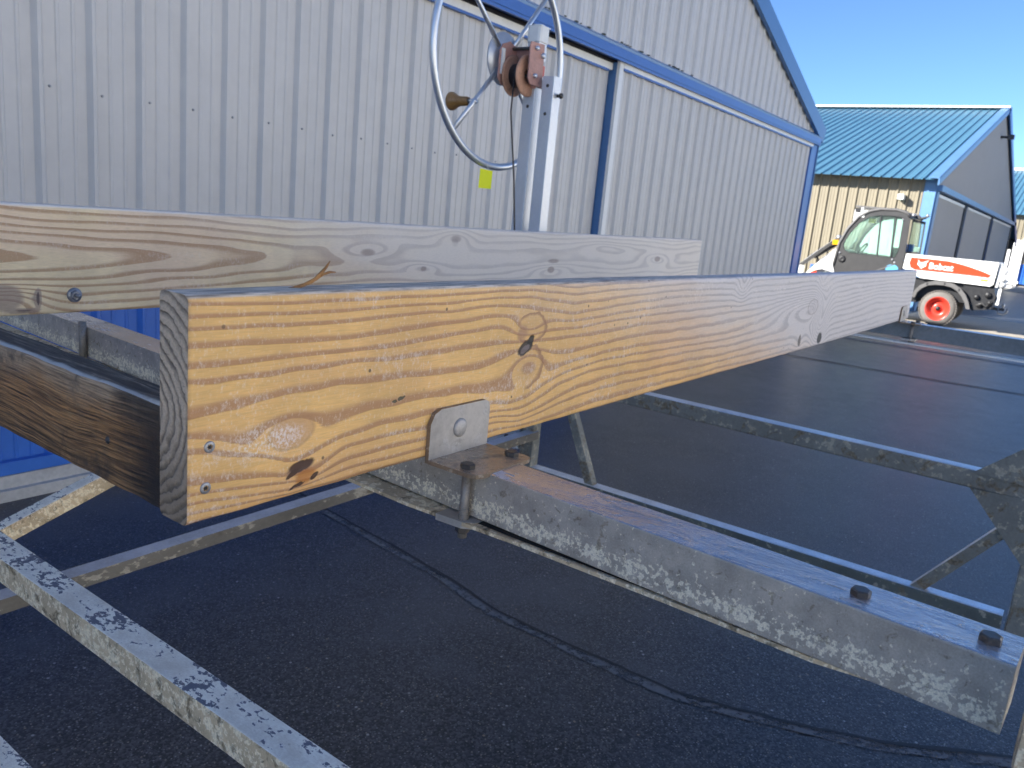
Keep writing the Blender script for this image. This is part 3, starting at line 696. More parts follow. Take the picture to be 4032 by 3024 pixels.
# inside the cab
st = tb(MB().bb(-1.55, -1.05, .25, 1.5, .75, 1.05), 'seat', M_black); tb(MB().bb(-1.15, -1.0, .25, 1.5, 1.05, 1.45), 'seat_back', M_black, st)
tb(MB().bb(-2.1, -1.85, .1, 1.6, .8, 1.28), 'dashboard', M_black)
tb(MB().tube([(-1.78 + .07 * math.cos(a), .5 + .19 * math.sin(a), 1.34 + .13 * math.cos(a)) for a in np.linspace(0, 2 * math.pi, 25)[:-1]], .016, 8, True), 'steering_wheel', M_black)
tb(MB().bb(-1.68, -1.56, .1, .25, 1.88, 1.96), 'sun_visor', M_yellow)
# hood, front fender and lift arm
hood = [(-2.17, 1.32), (-2.25, 1.29), (-2.34, 1.16), (-2.47, 1.05), (-2.58, .94), (-2.72, .74), (-2.78, .55), (-2.1, .55), (-2.12, 1.0)]
normals_out(tb(PY(MB(), hood, .06, 1.6), 'hood', M_white))
normals_out(tb(PY(MB(), [(-2.56, .94), (-2.2, 1.02), (-2.12, .80), (-2.2, .86), (-2.38, .90), (-2.5, .87), (-2.62, .72), (-2.7, .76)], -.03, .10), 'front_fender', M_white))
normals_out(tb(PY(MB(), [(-2.55, .84), (-2.5, .86), (-2.46, .80), (-2.62, .78)], -.034, .006), 'front_marker', M_red))
tb(MB().lathe((-2.3, .05, .36), (0, 1, 0), [(0, .2), (.02, .33), (.08, .355), (.2, .355), (.26, .33)], 28), 'front_tyre', M_tyre)
tb(MB().lathe((-2.3, 1.4, .36), (0, 1, 0), [(0, .33), (.06, .355), (.2, .355), (.26, .33), (.28, .2)], 28), 'front_tyre', M_tyre)
for w in (.12, 1.5):
    arm = tb(MB().bar((-2.19, w, 1.53), (-2.86, w, .92), .09, .07), 'lift_arm', M_cab)
    tb(MB().tube([(-2.2, w + .07, 1.42), (-2.62, w + .07, 1.10)], .03, 8), 'hydraulic_ram', M_black, arm)
    tb(MB().tube([(-2.46, w + .0, 1.30), (-2.78, w + .0, 1.01)], .035, 8), 'ram_rod', M_clean, arm)
    tb(MB().lathe((-2.19, w - .05, 1.54), (0, 1, 0), [(0, .0), (0, .05), (.1, .05), (.1, 0)], 14), 'pivot', M_zinc, arm)
    tb(MB().tube([(-2.6, w + .03, 1.12), (-2.68, w + .05, 1.16), (-2.60, w + .06, 1.2), (-2.52, w + .05, 1.05), (-2.56, w + .04, .9)], .02, 8), 'hydraulic_hose', M_black, arm)
    tb(MB().bb(-2.95, -2.78, w - .06, w + .08, .72, .93), 'quick_hitch', M_bluebox if w > 1 else M_flash, arm)
tb(MB().bb(-2.275, -2.165, .0, .09, 1.395, 1.487), 'amber_lamp', M_amber)
# load bed
bed = normals_out(tb(PY(MB(), [(-.86, 1.07), (-.845, 1.345), (.885, 1.345), (.875, 1.28), (.855, .93), (.80, .885), (-.49, .915)], .0, TW), 'load_bed', M_white))
tb(MB().bb(-.83, .87, -.012, .03, 1.330, 1.357), 'bed_rail', M_white, bed)
dec = normals_out(tb(PY(MB(), [(-.735, 1.295), (-.30, 1.295), (-.02, 1.288), (.30, 1.235), (.60, 1.16), (.785, 1.098), (.74, 1.045), (.36, 1.055), (-.62, 1.062), (-.72, 1.10), (-.755, 1.19)], -.004, .0035), 'side_decal', M_red, bed))
tb(PY(MB(), [(-.60, 1.085), (.70, 1.063), (.70, 1.057), (-.60, 1.079)], -.006, .0018), 'decal_stripe', M_pinkred, dec)
tb(PY(MB(), [(.61, .975), (.745, .968), (.745, 1.008), (.61, 1.012)], -.004, .0035), 'yellow_label', M_yellow, bed)
for i in range(5): tb(PY(MB(), [(.50 + i * .045, 1.232 - .004 * i), (.53 + i * .045, 1.235 - .004 * i), (.525 + i * .045, 1.265), (.505 + i * .045, 1.262)], -.004, .0035), 'model_print', M_greyprint, bed)
cu = bpy.data.curves.new('lettering', 'FONT'); cu.body = 'Bobcat'; cu.size = .165; cu.extrude = .0012; cu.offset = .0045; cu.space_character = .98
to = bpy.data.objects.new('lettering_curve', cu); COL.objects.link(to); bpy.context.view_layer.update()
tm = bpy.data.meshes.new_from_object(to.evaluated_get(bpy.context.evaluated_depsgraph_get())); COL.objects.unlink(to); bpy.data.objects.remove(to)
tm.transform(Matrix.Translation((-.385, -.0065, 1.108)) @ Matrix.Rotation(math.radians(90), 4, 'X')); tm.transform(Matrix.Diagonal((.945, 1, 1, 1))); tm.materials.clear(); tm.materials.append(M_white)
lo_ = bpy.data.objects.new('lettering', tm); COL.objects.link(lo_); lo_.parent = dec
cat = [(-.605, 1.274), (-.567, 1.222), (-.535, 1.214), (-.495, 1.222), (-.40, 1.268), (-.435, 1.215), (-.445, 1.195), (-.43, 1.165), (-.455, 1.14), (-.48, 1.125), (-.50, 1.105), (-.52, 1.098), (-.54, 1.108), (-.55, 1.135), (-.58, 1.15), (-.605, 1.185), (-.588, 1.21)]
em = tb(PY(MB(), cat, -.0065, .002), 'cat_emblem', M_white, dec)
for (a, c) in ((-.552, 1.188), (-.488, 1.182)): tb(PY(MB(), [(a - .013, c + .008), (a + .012, c + .002), (a + .006, c - .005), (a - .008, c - .003)], -.0085, .0018), 'emblem_eye', M_red, dec)
tb(PY(MB(), [(-.535, 1.13), (-.508, 1.13), (-.52, 1.118)], -.0085, .0018), 'emblem_nose', M_red, dec)
ov = [(-1.06 + .12 * math.cos(a), 1.035 + .085 * math.sin(a)) for a in np.linspace(0, 2 * math.pi, 21)[:-1]]
sk = tb(PY(MB(), ov, -.005, .004), 'oval_sticker', M_paleblue); tb(PY(MB(), [(-1.17, 1.0), (-.95, 1.0), (-.97, .975), (-1.15, .975)], -.007, .0018), 'sticker_band', M_pinkred, sk)
# chassis, fender, rear gear
tb(MB().bb(-.9, .88, .12, TW - .12, .52, .88), 'chassis', M_black)
tb(MB().bb(-1.95, -.5, .05, TW - .05, .42, .56), 'side_sill', M_black)
normals_out(tb(PY(MB(), [(.30, .87), (.88, .85), (.95, .70), (.90, .46), (.55, .40), (.50, .62)], .06, TW - .1), 'rear_gear_frame', M_black))
FO = [(-.60, .52), (-.56, .66), (-.48, .77), (-.36, .85), (-.20, .892), (-.02, .895), (.15, .865), (.29, .79), (.40, .68), (.48, .55), (.53, .42)]
FI = [(-.53, .52), (-.50, .63), (-.43, .72), (-.33, .785), (-.19, .815), (-.03, .818), (.11, .795), (.23, .735), (.33, .64), (.41, .53), (.455, .42)]
vs = [(a, w, c) for P_ in (FO, FI) for a, c in P_ for w in (-.03, .30)]; n = len(FO); fs_ = []
for i in range(n - 1):
    for base in (0, 2 * n): fs_.append((base + 2 * i, base + 2 * i + 1, base + 2 * i + 3, base + 2 * i + 2))
    for w in (0, 1): fs_.append((2 * i + w, 2 * i + 2 + w, 2 * n + 2 * i + 2 + w, 2 * n + 2 * i + w))
fe = normals_out(tb(MB().add(vs, fs_), 'rear_fender', M_fender))
for i in (3, 5, 7): tb(MB().box(((FO[i][0] + FI[i][0]) / 2, -.031, (FO[i][1] + FI[i][1]) / 2), (.01, .006, .025)), 'fender_notch', M_black, fe)
for (w0, sg) in ((.0, 1), (1.42, -1)):
    wh = tb(MB().lathe((-.07, w0, .355), (0, 1, 0), [(.0, .23), (.0, .25), (.012, .30), (.035, .335), (.07, .352), (.23, .352), (.265, .335), (.288, .30), (.30, .23)], 48), 'rear_wheel', M_tyre)
    lug = MB()
    for k in range(46):
        a = 2 * math.pi * k / 46
        for (y0, y1, off) in ((.015, .14, 0), (.16, .285, .07)):
            ca, sa = math.cos(a + off), math.sin(a + off); er = Vector((ca, 0, sa)); et = Vector((-sa, 0, ca))
            lug.box(Vector((-.07, w0 + (y0 + y1) / 2, .355)) + er * .348, (.012, (y1 - y0) / 2, .014), (er, Y3, et))
    tag(tb(lug, 'tread_lugs', M_tyre, wh), kind='stuff')
    cy = w0 if sg > 0 else w0 + .3
    tb(MB().lathe((-.07, cy, .355), (0, sg, 0), [(-.004, .235), (-.004, .222), (.03, .20), (.05, .165), (.10, .155), (.105, .06), (.09, .058), (.085, .0)], 40), 'rim', M_rim, wh)
    tb(MB().lathe((-.07, cy, .355), (0, sg, 0), [(.084, .048), (.06, .046), (.058, 0)], 20), 'hub', M_black, wh)
for (a, c, w, r) in ((.60, .66, .02, .05), (.80, .72, .02, .06), (.68, .52, .02, .045), (.86, .58, .0, .04), (.92, .66, .2, .05)):
    tb(MB().lathe((a, w, c), (0, -1, 0), [(-.06, r), (.0, r), (.02, r * .7), (.021, 0)], 14), 'hydraulic_coupler', M_black)
tb(MB().tube([(.62, .03, .50), (.72, .0, .56), (.80, .02, .50), (.86, .04, .56)], .022, 8), 'rear_hose', M_cab)
hb = tb(MB().bb(.85, 1.12, .80, .88, .42, .47), 'hitch_bar', M_cab); tb(MB().lathe((1.09, .84, .47), (0, 0, 1), [(0, .018), (.03, .016), (.035, .028), (.06, .03), (.085, .018), (.09, 0)], 14), 'hitch_ball', M_clean, hb)
tb(MB().tube([(1.0, .7, .47), (1.02, .7, .38), (1.12, .72, .36), (1.18, .72, .40), (1.18, .72, .48)], .02, 8), 'hitch_pin', M_zinc)
tg = tb(MB().bb(.89, .94, .05, TW - .05, .88, 1.33), 'tailgate', M_white)
for (a, c, w, r) in ((.98, 1.20, .06, .09), (1.0, 1.06, .05, .07), (.99, .96, .08, .09)): tb(MB().lathe((a, w, c), (0, 1, 0), [(0, 0), (0, r), (.1, r), (.1, 0)], 16), 'tailgate_latch', M_white, tg)
tb(MB().bb(.95, 1.28, .1, .16, .985, 1.03).bb(.95, 1.18, .1, .16, .89, .94), 'step_bar', M_white, tg)
tb(MB().bb(.965, 1.02, .1, .16, .55, 1.62), 'stake_post', M_white, tg); tb(MB().bb(.965, 1.02, .1, .16, .40, .88), 'stake_leg', M_cab, tg) if False else None
# behind-cab guard with glass and carried items
rs = tb(MB().ring_prism([(-.86, 1.36), (-.87, 2.02), (-.62, 1.99), (-.60, 1.36)], [(-.85, 1.40), (-.85, 1.97), (-.645, 1.945), (-.63, 1.40)], (0, .12, 0), X3, Z3, Y3, .04), 'rear_guard', M_cab); normals_out(rs)
tb(MB().prism([(-.85, 1.40), (-.85, 1.97), (-.645, 1.945), (-.63, 1.40)], (0, .135, 0), X3, Z3, Y3, .004), 'guard_glass', M_glass, rs)
tb(MB().tube([(-.9, .0, 2.09), (-.72, .0, 2.04), (-.62, -.02, 2.06), (-.58, -.03, 2.11)], .025, 8), 'mirror_arm', M_black)
for (a, c) in ((-.84, 2.09), (-.58, 2.10)): tb(MB().lathe((a, -.05, c), (0, -1, 0), [(0, .035), (.03, .03), (.031, 0)], 12), 'marker_lamp', M_zinc)
cn = tb(MB().bb(-.87, -.775, .15, .35, 1.36, 1.54), 'jerry_can', M_bluebox); 
tb(MB().bb(-.75, -.62, .15, .3, 1.41, 1.50), 'tool_box', M_flash)

# ------------------------------------------------------------------ the lift frame
LF = thing('boat_lift', 'weathered aluminium boat lift frame with stained tubes, gussets and cross beams carrying the wooden boards', 'boat lift', (1.6, .8, 0))
alu2 = [M_beam_side, M_beam_top]
TT = [M_tube_side, M_tube_top]; RR = [M_rail_side, M_rail_top]; HH = [M_truss_side, M_truss_top]; JJ = [M_truss_dark, M_truss_top]
TX = 2.45 + .026
# near cross beam: a hollow box beam with a thin lower flange
p0 = Vector((.6157, -.0115, CZ - .272)); p1 = Vector((.735, 2.05, CZ - .272)); dd = (p1 - p0).normalized(); side = Vector((dd.y, -dd.x, 0))
c0 = p0 + side * .0275 + Vector((0, 0, -.027)); c1 = p1 + side * .0275 + Vector((0, 0, -.027))
beam = MB().bar(c0, c1, .055, .054, top=1, side=0, bev=.035).build('cross_beam', alu2, LF)
fl = MB()
q = [(.6320, .03), (.6265, .12), (.6300, .25), (.6305, .42), (.6245, .56), (.640, .9), (.665, 1.5), (.69, 2.0)]
vs = []
for (x, y) in q:
    e = .004 if y < .05 else 0
    vs += [(x, y, CZ - .3275 + e), (x + .04, y, CZ - .3275 + e), (x, y, CZ - .3315 + e), (x + .04, y, CZ - .3315 + e)]
fs_ = []
for i in range(len(q) - 1):
    k = 4 * i; fs_ += [(k, k + 1, k + 5, k + 4), (k + 2, k + 6, k + 7, k + 3), (k, k + 4, k + 6, k + 2)]
fl.add(vs, fs_); normals_out(fl.build('lower_flange', [M_tube_side], beam))
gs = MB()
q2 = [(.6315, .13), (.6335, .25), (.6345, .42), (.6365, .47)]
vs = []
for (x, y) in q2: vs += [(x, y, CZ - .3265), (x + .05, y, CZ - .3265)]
gs.add(vs, [(2 * i, 2 * i + 1, 2 * i + 3, 2 * i + 2) for i in range(len(q2) - 1)]); gs.build('gap_shade_strip', M_gap_shade, beam)  # black sheet paints the shade in the gap above the flange
def on_beam(y, off): 
    t = (y - p0.y) / (p1.y - p0.y); return p0 + (p1 - p0) * t + side * off
hb_ = None
for y in (.099, .0085):
    c = on_beam(y, .026); c.z = CZ - .2719
    if hb_ is None:
        hb_ = MB().hexbolt((0, 0, 0), (0, 0, 1), .0080, .0054); hb_ = hb_.build('hex_bolt', M_steel, beam, local=True); w = hb_
    else: w = hb_.copy(); COL.objects.link(w); w.parent = beam
    w.location = c - root_loc(beam)
# end bracket beyond the beam end, right edge of the view
MB().bb(.565, .625, -.075, -.022, CZ - .336, CZ - .268).build('end_post', TT, LF)
def edge_slot(o, ax):
    o.data.materials.append(M_edge)
    for p in o.data.polygons:
        if abs(p.normal[ax]) < .7: p.material_index = 1
# angle bracket that clamps the board to the beam
def bracket(ox, par, scale=1.0):
    x0, x1 = ox - .052, ox + .050
    y = AY0; zb = AZ0
    P_ = [(x0, 0), (x1, 0), (x1, .048), (x1 - .003, .055), (x1 - .009, .058), (x0 + .016, .058), (x0 + .006, .054), (x0, .043)]
    br = normals_out(MB().prism([(a, c - .004) for a, c in P_], (0, y - .0055, zb), X3, Z3, Y3, .0050).build('angle_bracket', M_plate, par)); edge_slot(br, 1)
    Q = [(x0, .0005), (x1, .0005), (x1, -.058), (x1 - .003, -.064), (x1 - .01, -.067), (x0 + .012, -.067), (x0 + .003, -.063), (x0, -.055)]
    sh = normals_out(MB().prism([(a, c) for a, c in Q], (0, y - .0055, zb - .0045), X3, Y3, Z3, .0045).build('bracket_shelf', M_plate_wet, br)); edge_slot(sh, 2)
    MB().lathe((ox - .003, y - .0055, zb + .0285), (0, -1, 0), [(0, .0108), (.0014, .0108), (.0034, .0078), (.0042, .0)], 20).build('rivet', M_rivet, br)
    for dx in (-.037, .036):
        MB().hexbolt((ox + dx, y - .0475 - (.004 if dx > 0 else 0), zb + .0000), (0, 0, 1), .0082, .0052).build('hex_bolt', M_steel, br)
        rod = MB().tube([(ox + dx, y - .0475, zb - .004), (ox + dx, y - .0475, zb - .078)], .0052, 12)
        for k in range(7): rod.lathe((ox + dx, y - .0475, zb - .042 - k * .0024), (0, 0, -1), [(0, .0052), (.0008, .0062), (.0016, .0052)], 12)
        rod.build('clamp_rod', M_rod, br)
        MB().hexbolt((ox + dx, y - .0475, zb - .0655), (0, 0, -1), .0078, .007).build('hex_nut', M_steel, br)
    C_ = [(x0 + .004, -.018), (x0 + .006, -.052), (x0 + .014, -.064), (x0 + .026, -.066), (x0 + .046, -.060), (x1, -.060), (x1, -.018)]
    normals_out(MB().prism([(a, c) for a, c in C_], (0, y, zb - .0645), X3, Y3, Z3, .0075).build('clamp_plate', [M_plate], br))
    return br
bracket(.6735, LF)
# far cross beam and its bracket
fb0 = Vector((3.16, -.35, CZ - .272)); fb1 = Vector((3.30, 2.2, CZ - .272))
fbm = MB().bar(fb0 + Vector((.0275, 0, -.027)), fb1 + Vector((.0275, 0, -.027)), .055, .054, top=1, side=0, bev=.035).build('cross_beam', [M_far_beam, M_truss_top], LF)
MB().bb(3.165, 3.21, -.35, 2.1, CZ - .345, CZ - .3395).build('lower_flange', M_flash, fbm)
bracket(3.235, LF)
# far end frame
def tb2(a, b, w, h, name, mats, par=LF, **k): return MB().bar(a, b, w, h, top=1, side=0, **k).build(name, mats, par)
hz, jz = CZ - .575, CZ - .955
tb2((TX, -.35, hz - .026), (TX, 1.62, hz - .026), .052, .052, 'upper_chord', HH)
tb2((TX, .012, jz - .026), (TX, 1.60, jz - .026), .052, .052, 'lower_chord', JJ)
tb2((TX, -.035, CZ - 1.02), (TX, -.035, CZ - .55), .05, .075, 'upright', HH, up=(0, 1, 0))
tb2((TX, 1.615, CZ - 1.02), (TX, 1.615, CZ - .30), .05, .06, 'upright', [M_truss_side, M_truss_side], up=(0, 1, 0))
tb2((TX, .236, CZ - .965), (TX, .04, CZ - .705), .03, .032, 'diagonal_brace', HH)
tb2((TX, 1.325, CZ - .97), (TX, 1.49, CZ - .60), .034, .034, 'diagonal_brace', [M_truss_side, M_truss_side])
gp = MB().prism([(.154, CZ - .580), (.0, CZ - .440), (-.2, CZ - .30), (-.2, CZ - .598)], (TX - .032, 0, 0), Y3, Z3, X3, .006); normals_out(gp.build('gusset_plate', M_truss_side, LF))
gp = MB().prism([(.154, CZ - .626), (.0, CZ - .80), (-.2, CZ - .80), (-.2, CZ - .61)], (TX - .032, 0, 0), Y3, Z3, X3, .006); normals_out(gp.build('gusset_plate', M_truss_side, LF))
bp = MB().bb(TX - .034, TX - .027, 1.66, 1.80, CZ - .90, CZ - .72).build('base_plate', M_post, LF)
for (y, z) in ((1.70, -.86), (1.735, -.85), (1.685, -.78)): MB().hexbolt((TX - .034, y, CZ + z), (-1, 0, 0), .011, .009).build('hex_bolt', M_steel, bp)
# near end frame: flaked tube across the lower left, lower chord at the corner
ex = .4855
tb2((ex, -.6, CZ - .585), (ex, 2.1, CZ - .585), .0415, .0395, 'upper_chord', TT, bev=.05, n=8)
tb2((ex + .0, -.6, CZ - .985), (ex + .0, 2.1, CZ - .985), .055, .052, 'lower_chord', TT)
# long side rail and its brace
tb2((-.6, 1.60, CZ - .857), (TX, 1.60, CZ - .832), .043, .032, 'side_rail', RR, bev=.05)
tb2((.30, 1.64, CZ - .835), (1.25, 1.60, CZ - .50), .036, .036, 'diagonal_brace', TT)
# supports outside the picture
tb2((-.35, 1.60, 0), (-.35, 1.60, CZ - .8), .05, .05, 'leg', TT, up=(0, 1, 0)); tb2((ex, -.45, 0), (ex, -.45, CZ - .55), .05, .05, 'leg', TT, up=(0, 1, 0)); tb2((TX, -.28, 0), (TX, -.28, CZ - .55), .05, .05, 'leg', TT, up=(0, 1, 0))
# winch posts
PX = 2.45
po = MB().bar((PX + .025, 1.754, CZ - .98), (PX + .025, 1.754, CZ + .585), .05, .05, up=(1, 0, 0), bev=.06).build('winch_post', M_post, LF)
cap = MB().bar((PX + .025, 1.754, CZ + .578), (PX + .025, 1.754, CZ + .628), .06, .06, up=(1, 0, 0), bev=.2).build('post_cap', M_flash, po)
MB().prism([(-.03, -.03), (.03, -.03), (.03, .03), (-.03, .03)], (PX + .025, 1.754, CZ + .6281), X3, Y3, Z3, .004).lathe((PX + .025, 1.754, CZ + .632), (0, 0, 1), [(0, .028), (.006, .02), (.008, 0)], 12).build('cap_top', M_flash, cap)
for z, hgt, m in ((.505, .012, M_greyprint), (.465, .038, M_pinkred), (.425, .03, M_greyprint)):
    MB().bb(PX + .012, PX + .046, 1.7272, 1.7288, CZ + z, CZ + z + hgt).build('post_sticker', m, po)
pg = MB().bar((PX + .025, 1.676, CZ - .9), (PX + .025, 1.676, CZ + .462), .05, .05, up=(1, 0, 0), bev=.06).build('guide_post', M_post, LF)
for (pp, yy, z) in ((pg, 1.676, .43), (pg, 1.676, .335), (po, 1.754, .36)):
    MB().lathe((PX - .0005, yy, CZ + z), (-1, 0, 0), [(0, .006), (.001, .006), (.0011, 0)], 10).build('pin_hole', M_steel, pp)
MB().lathe((PX + .03, 1.651, CZ + .40), (0, -1, 0), [(0, .006), (.012, .006), (.012, .01), (.02, .009), (.021, 0)], 10).build('bolt', M_steel, pg)

# ------------------------------------------------------------------ winch with its big hand wheel
YP = 1.722
WN = thing('hand_winch', 'faded brown hand winch with a large galvanised spoked hand wheel on the tall post', 'winch', (2.43, YP, CZ + .4))
pl = [(2.385, .553), (2.392, .566), (2.470, .570), (2.474, .425), (2.402, .428), (2.388, .445)]
normals_out(MB().prism([(a, CZ + c) for a, c in pl], (0, YP - .004, 0), X3, Z3, Y3, .005).build('side_plate', M_winch, WN))
pl2 = [(2.345, .53), (2.36, .555), (2.40, .57), (2.44, .555), (2.448, .42), (2.37, .42), (2.345, .44)]
normals_out(MB().prism([(a, CZ + c) for a, c in pl2], (0, YP + .095, 0), X3, Z3, Y3, .005).build('side_plate', M_winch, WN))
normals_out(MB().bb(2.440, 2.4455, YP + .001, YP + .095, CZ + .42, CZ + .56).build('back_plate', M_winch, WN))
MB().bb(2.352, 2.366, YP + .088, YP + .0945, CZ + .455, CZ + .54).build('rating_label', M_flash, WN)
dm = MB().lathe((2.421, YP + .02, CZ + .458), (0, 1, 0), [(0, .024), (0, .062), (.003, .070), (.006, .070), (.009, .060), (.011, .026), (.058, .026), (.060, .060), (.063, .070), (.066, .070), (.069, .062), (.069, .024)], 40)
dm = dm.build('cable_drum', M_drum, WN)
MB().lathe((2.421, YP + .031, CZ + .458), (0, 1, 0), [(0, .026), (0, .040), (.047, .040), (.047, .026)], 28).build('wound_cable', M_black, dm)
for (x, z, r) in ((2.421, .458, .008), (2.460, .531, .010), (2.420, .549, .008)):
    MB().lathe((x, YP - .004, CZ + z), (0, -1, 0), [(0, r), (.008, r), (.011, r * .7), (.012, 0)], 14).build('bolt_head', M_clean, WN)
    MB().tube([(x, YP, CZ + z), (x, YP + .13, CZ + z)], r * .75, 10).build('shaft', M_steel, WN)
MB().tube([(2.385, YP + .055, CZ + .44), (2.384, YP + .055, CZ + .33), (2.405, YP + .03, CZ + .10), (2.42, YP + .015, CZ - .10), (2.43, YP, CZ - .5)], .0032, 8).build('winch_cable', M_steel, WN)
YW = YP + .132; WC = Vector((2.412, YW, CZ + .515)); WR = .374
wheel = MB().tube([WC + Vector((WR * math.cos(a), 0, WR * math.sin(a))) for a in np.linspace(0, 2 * math.pi, 73)[:-1]], .0128, 12, True).build('hand_wheel', M_clean, WN)
MB().lathe(WC, (0, 1, 0), [(-.004, 0), (-.004, .09), (.003, .09), (.003, 0)], 36).build('hub_plate', M_post, wheel)
for a in (228, 318, 138, 48):
    d = Vector((math.cos(math.radians(a)), 0, math.sin(math.radians(a))))
    o_ = Vector((0, -.010, 0))
    MB().tube([WC + o_ + d * .055, WC + o_ * .6 + d * .2, WC + d * WR], .0088, 10).build('spoke', M_clean, wheel)
kd = Vector((math.cos(math.radians(228)), 0, math.sin(math.radians(228)))); kc = WC + kd * .225
MB().tube([kc + Vector((0, -.015, 0)), kc + Vector((0, .03, 0))], .009, 10).build('knob_pin', M_clean, wheel)
MB().lathe(kc + Vector((0, .016, 0)), (0, 1, 0), [(0, .012), (.01, .016), (.04, .017), (.055, .021), (.072, .031), (.082, .032), (.086, .026), (.087, 0)], 20).build('wheel_knob', M_knob, wheel)
# yellow tag tied to the rim
tg_ = thing('yellow_tag', 'small bright yellow tag hanging from the bottom of the hand wheel', 'tag', (2.352, YW - .014, CZ + .06))
tx = Vector((.80, -.60, 0)).normalized(); tn = Vector((.6, .8, 0))
normals_out(MB().prism([(-.026, -.062), (.021, -.062), (.022, .002), (-.025, .006)], (2.352, YW - .016, CZ + .122), tx, Z3, tn, .0014).build('tag_card', M_tag, tg_))
MB().tube([(2.356, YW - .017, CZ + .118), (2.358, YW - .016, CZ + .132), (2.36, YW - .004, CZ + .158)], .0016, 6).build('cable_tie', M_white, tg_)

# ------------------------------------------------------------------ wooden boards
LINES = [
[(-0.0000,0.1768),(0.0659,0.1746),(0.1506,0.1728),(0.2524,0.1715),(0.3253,0.1722),(0.3944,0.1751),(0.4568,0.1752),(0.5094,0.1698),(0.5472,0.1657),(0.6067,0.1669),(0.8882,0.1729)],
[(0.0001,0.1660),(0.0662,0.1658),(0.1512,0.1638),(0.2310,0.1640),(0.3010,0.1624),(0.3529,0.1661),(0.3956,0.1671),(0.4584,0.1664),(0.5041,0.1603),(0.5495,0.1549),(0.6306,0.1554),(0.8916,0.1627)],
[(0.0001,0.1558),(0.0665,0.1556),(0.1518,0.1543),(0.2318,0.1548),(0.3020,0.1542),(0.3682,0.1568),(0.4280,0.1559),(0.4705,0.1546),(0.5140,0.1461),(0.5523,0.1412),(0.6332,0.1446),(0.8953,0.1516)],
[(0.0002,0.1417),(0.0670,0.1408),(0.1527,0.1400),(0.2331,0.1408),(0.3293,0.1410),(0.3843,0.1446),(0.4296,0.1457),(0.4587,0.1461),(0.4979,0.1372),(0.5355,0.1310),(0.6359,0.1336),(0.8994,0.1394)],
[(0.0003,0.1280),(0.0674,0.1285),(0.1535,0.1264),(0.2345,0.1260),(0.3307,0.1298),(0.3863,0.1311),(0.4163,0.1318),(0.4828,0.1245),(0.5375,0.1207),(0.6380,0.1248),(0.9032,0.1282)],
[(0.0004,0.1166),(0.0678,0.1154),(0.1542,0.1156),(0.2356,0.1134),(0.3325,0.1160),(0.3886,0.1157),(0.4191,0.1141),(0.4817,0.1113),(0.5394,0.1114),(0.6412,0.1114),(0.9072,0.1163)],
[(0.0006,0.0867),(0.0389,0.0881),(0.0842,0.0933),(0.1555,0.0958),(0.2374,0.0942),(0.3093,0.0926),(0.3626,0.0956),(0.4207,0.1037),(0.4812,0.0953),(0.5438,0.0895),(0.6235,0.0942),(0.9126,0.1003)],
[(0.0007,0.0743),(0.0394,0.0626),(0.0779,0.0471),(0.1028,0.0400),(0.1181,0.0449),(0.1579,0.0569),(0.2077,0.0611),(0.2633,0.0632),(0.3261,0.0611),(0.3822,0.0589),(0.4285,0.0546),(0.4609,0.0563),(0.5041,0.0660),(0.5665,0.0737),(0.6487,0.0798),(0.9194,0.0800)],
[(0.0008,0.0624),(0.0396,0.0527),(0.0701,0.0436),(0.0946,0.0346),(0.1134,0.0321),(0.1290,0.0384),(0.1587,0.0440),(0.2197,0.0456),(0.2844,0.0457),(0.3931,0.0444),(0.4310,0.0393),(0.4633,0.0421),(0.4961,0.0518),(0.5494,0.0619),(0.6515,0.0683),(0.9235,0.0677)],
[(0.0010,0.0351),(0.0401,0.0300),(0.0706,0.0271),(0.1037,0.0182),(0.1319,0.0186),(0.1594,0.0340),(0.2207,0.0342),(0.2859,0.0318),(0.3946,0.0344),(0.4489,0.0284),(0.4884,0.0356),(0.5334,0.0471),(0.6113,0.0548),(0.7503,0.0547),(0.9282,0.0539)],
[(0.0011,0.0262),(0.0709,0.0187),(0.1215,0.0105),(0.1603,0.0193),(0.2859,0.0206),(0.3956,0.0274),(0.4504,0.0193),(0.4976,0.0241),(0.5551,0.0337),(0.6584,0.0392),(0.9338,0.0371)],
[(0.0011,0.0184),(0.0555,0.0120),(0.1043,0.0050),(0.1609,0.0099),(0.2871,0.0091),(0.3937,0.0202),(0.4516,0.0125),(0.5201,0.0197),(0.6176,0.0263),(0.9383,0.0236)],
[(0.0012,0.0093),(0.1615,-0.0003),(0.2883,-0.0016),(0.3953,0.0091),(0.4694,0.0062),(0.5803,0.0073),(0.9433,0.0088)]]
def smooth_interp(x, P):
    xs = np.array([p[0] for p in P]); ys = np.array([p[1] for p in P])
    acc = np.zeros_like(x)
    for o, w in ((-.012, .25), (0, .5), (.012, .25)): acc += w * np.interp(x + o, xs, ys)
    return acc
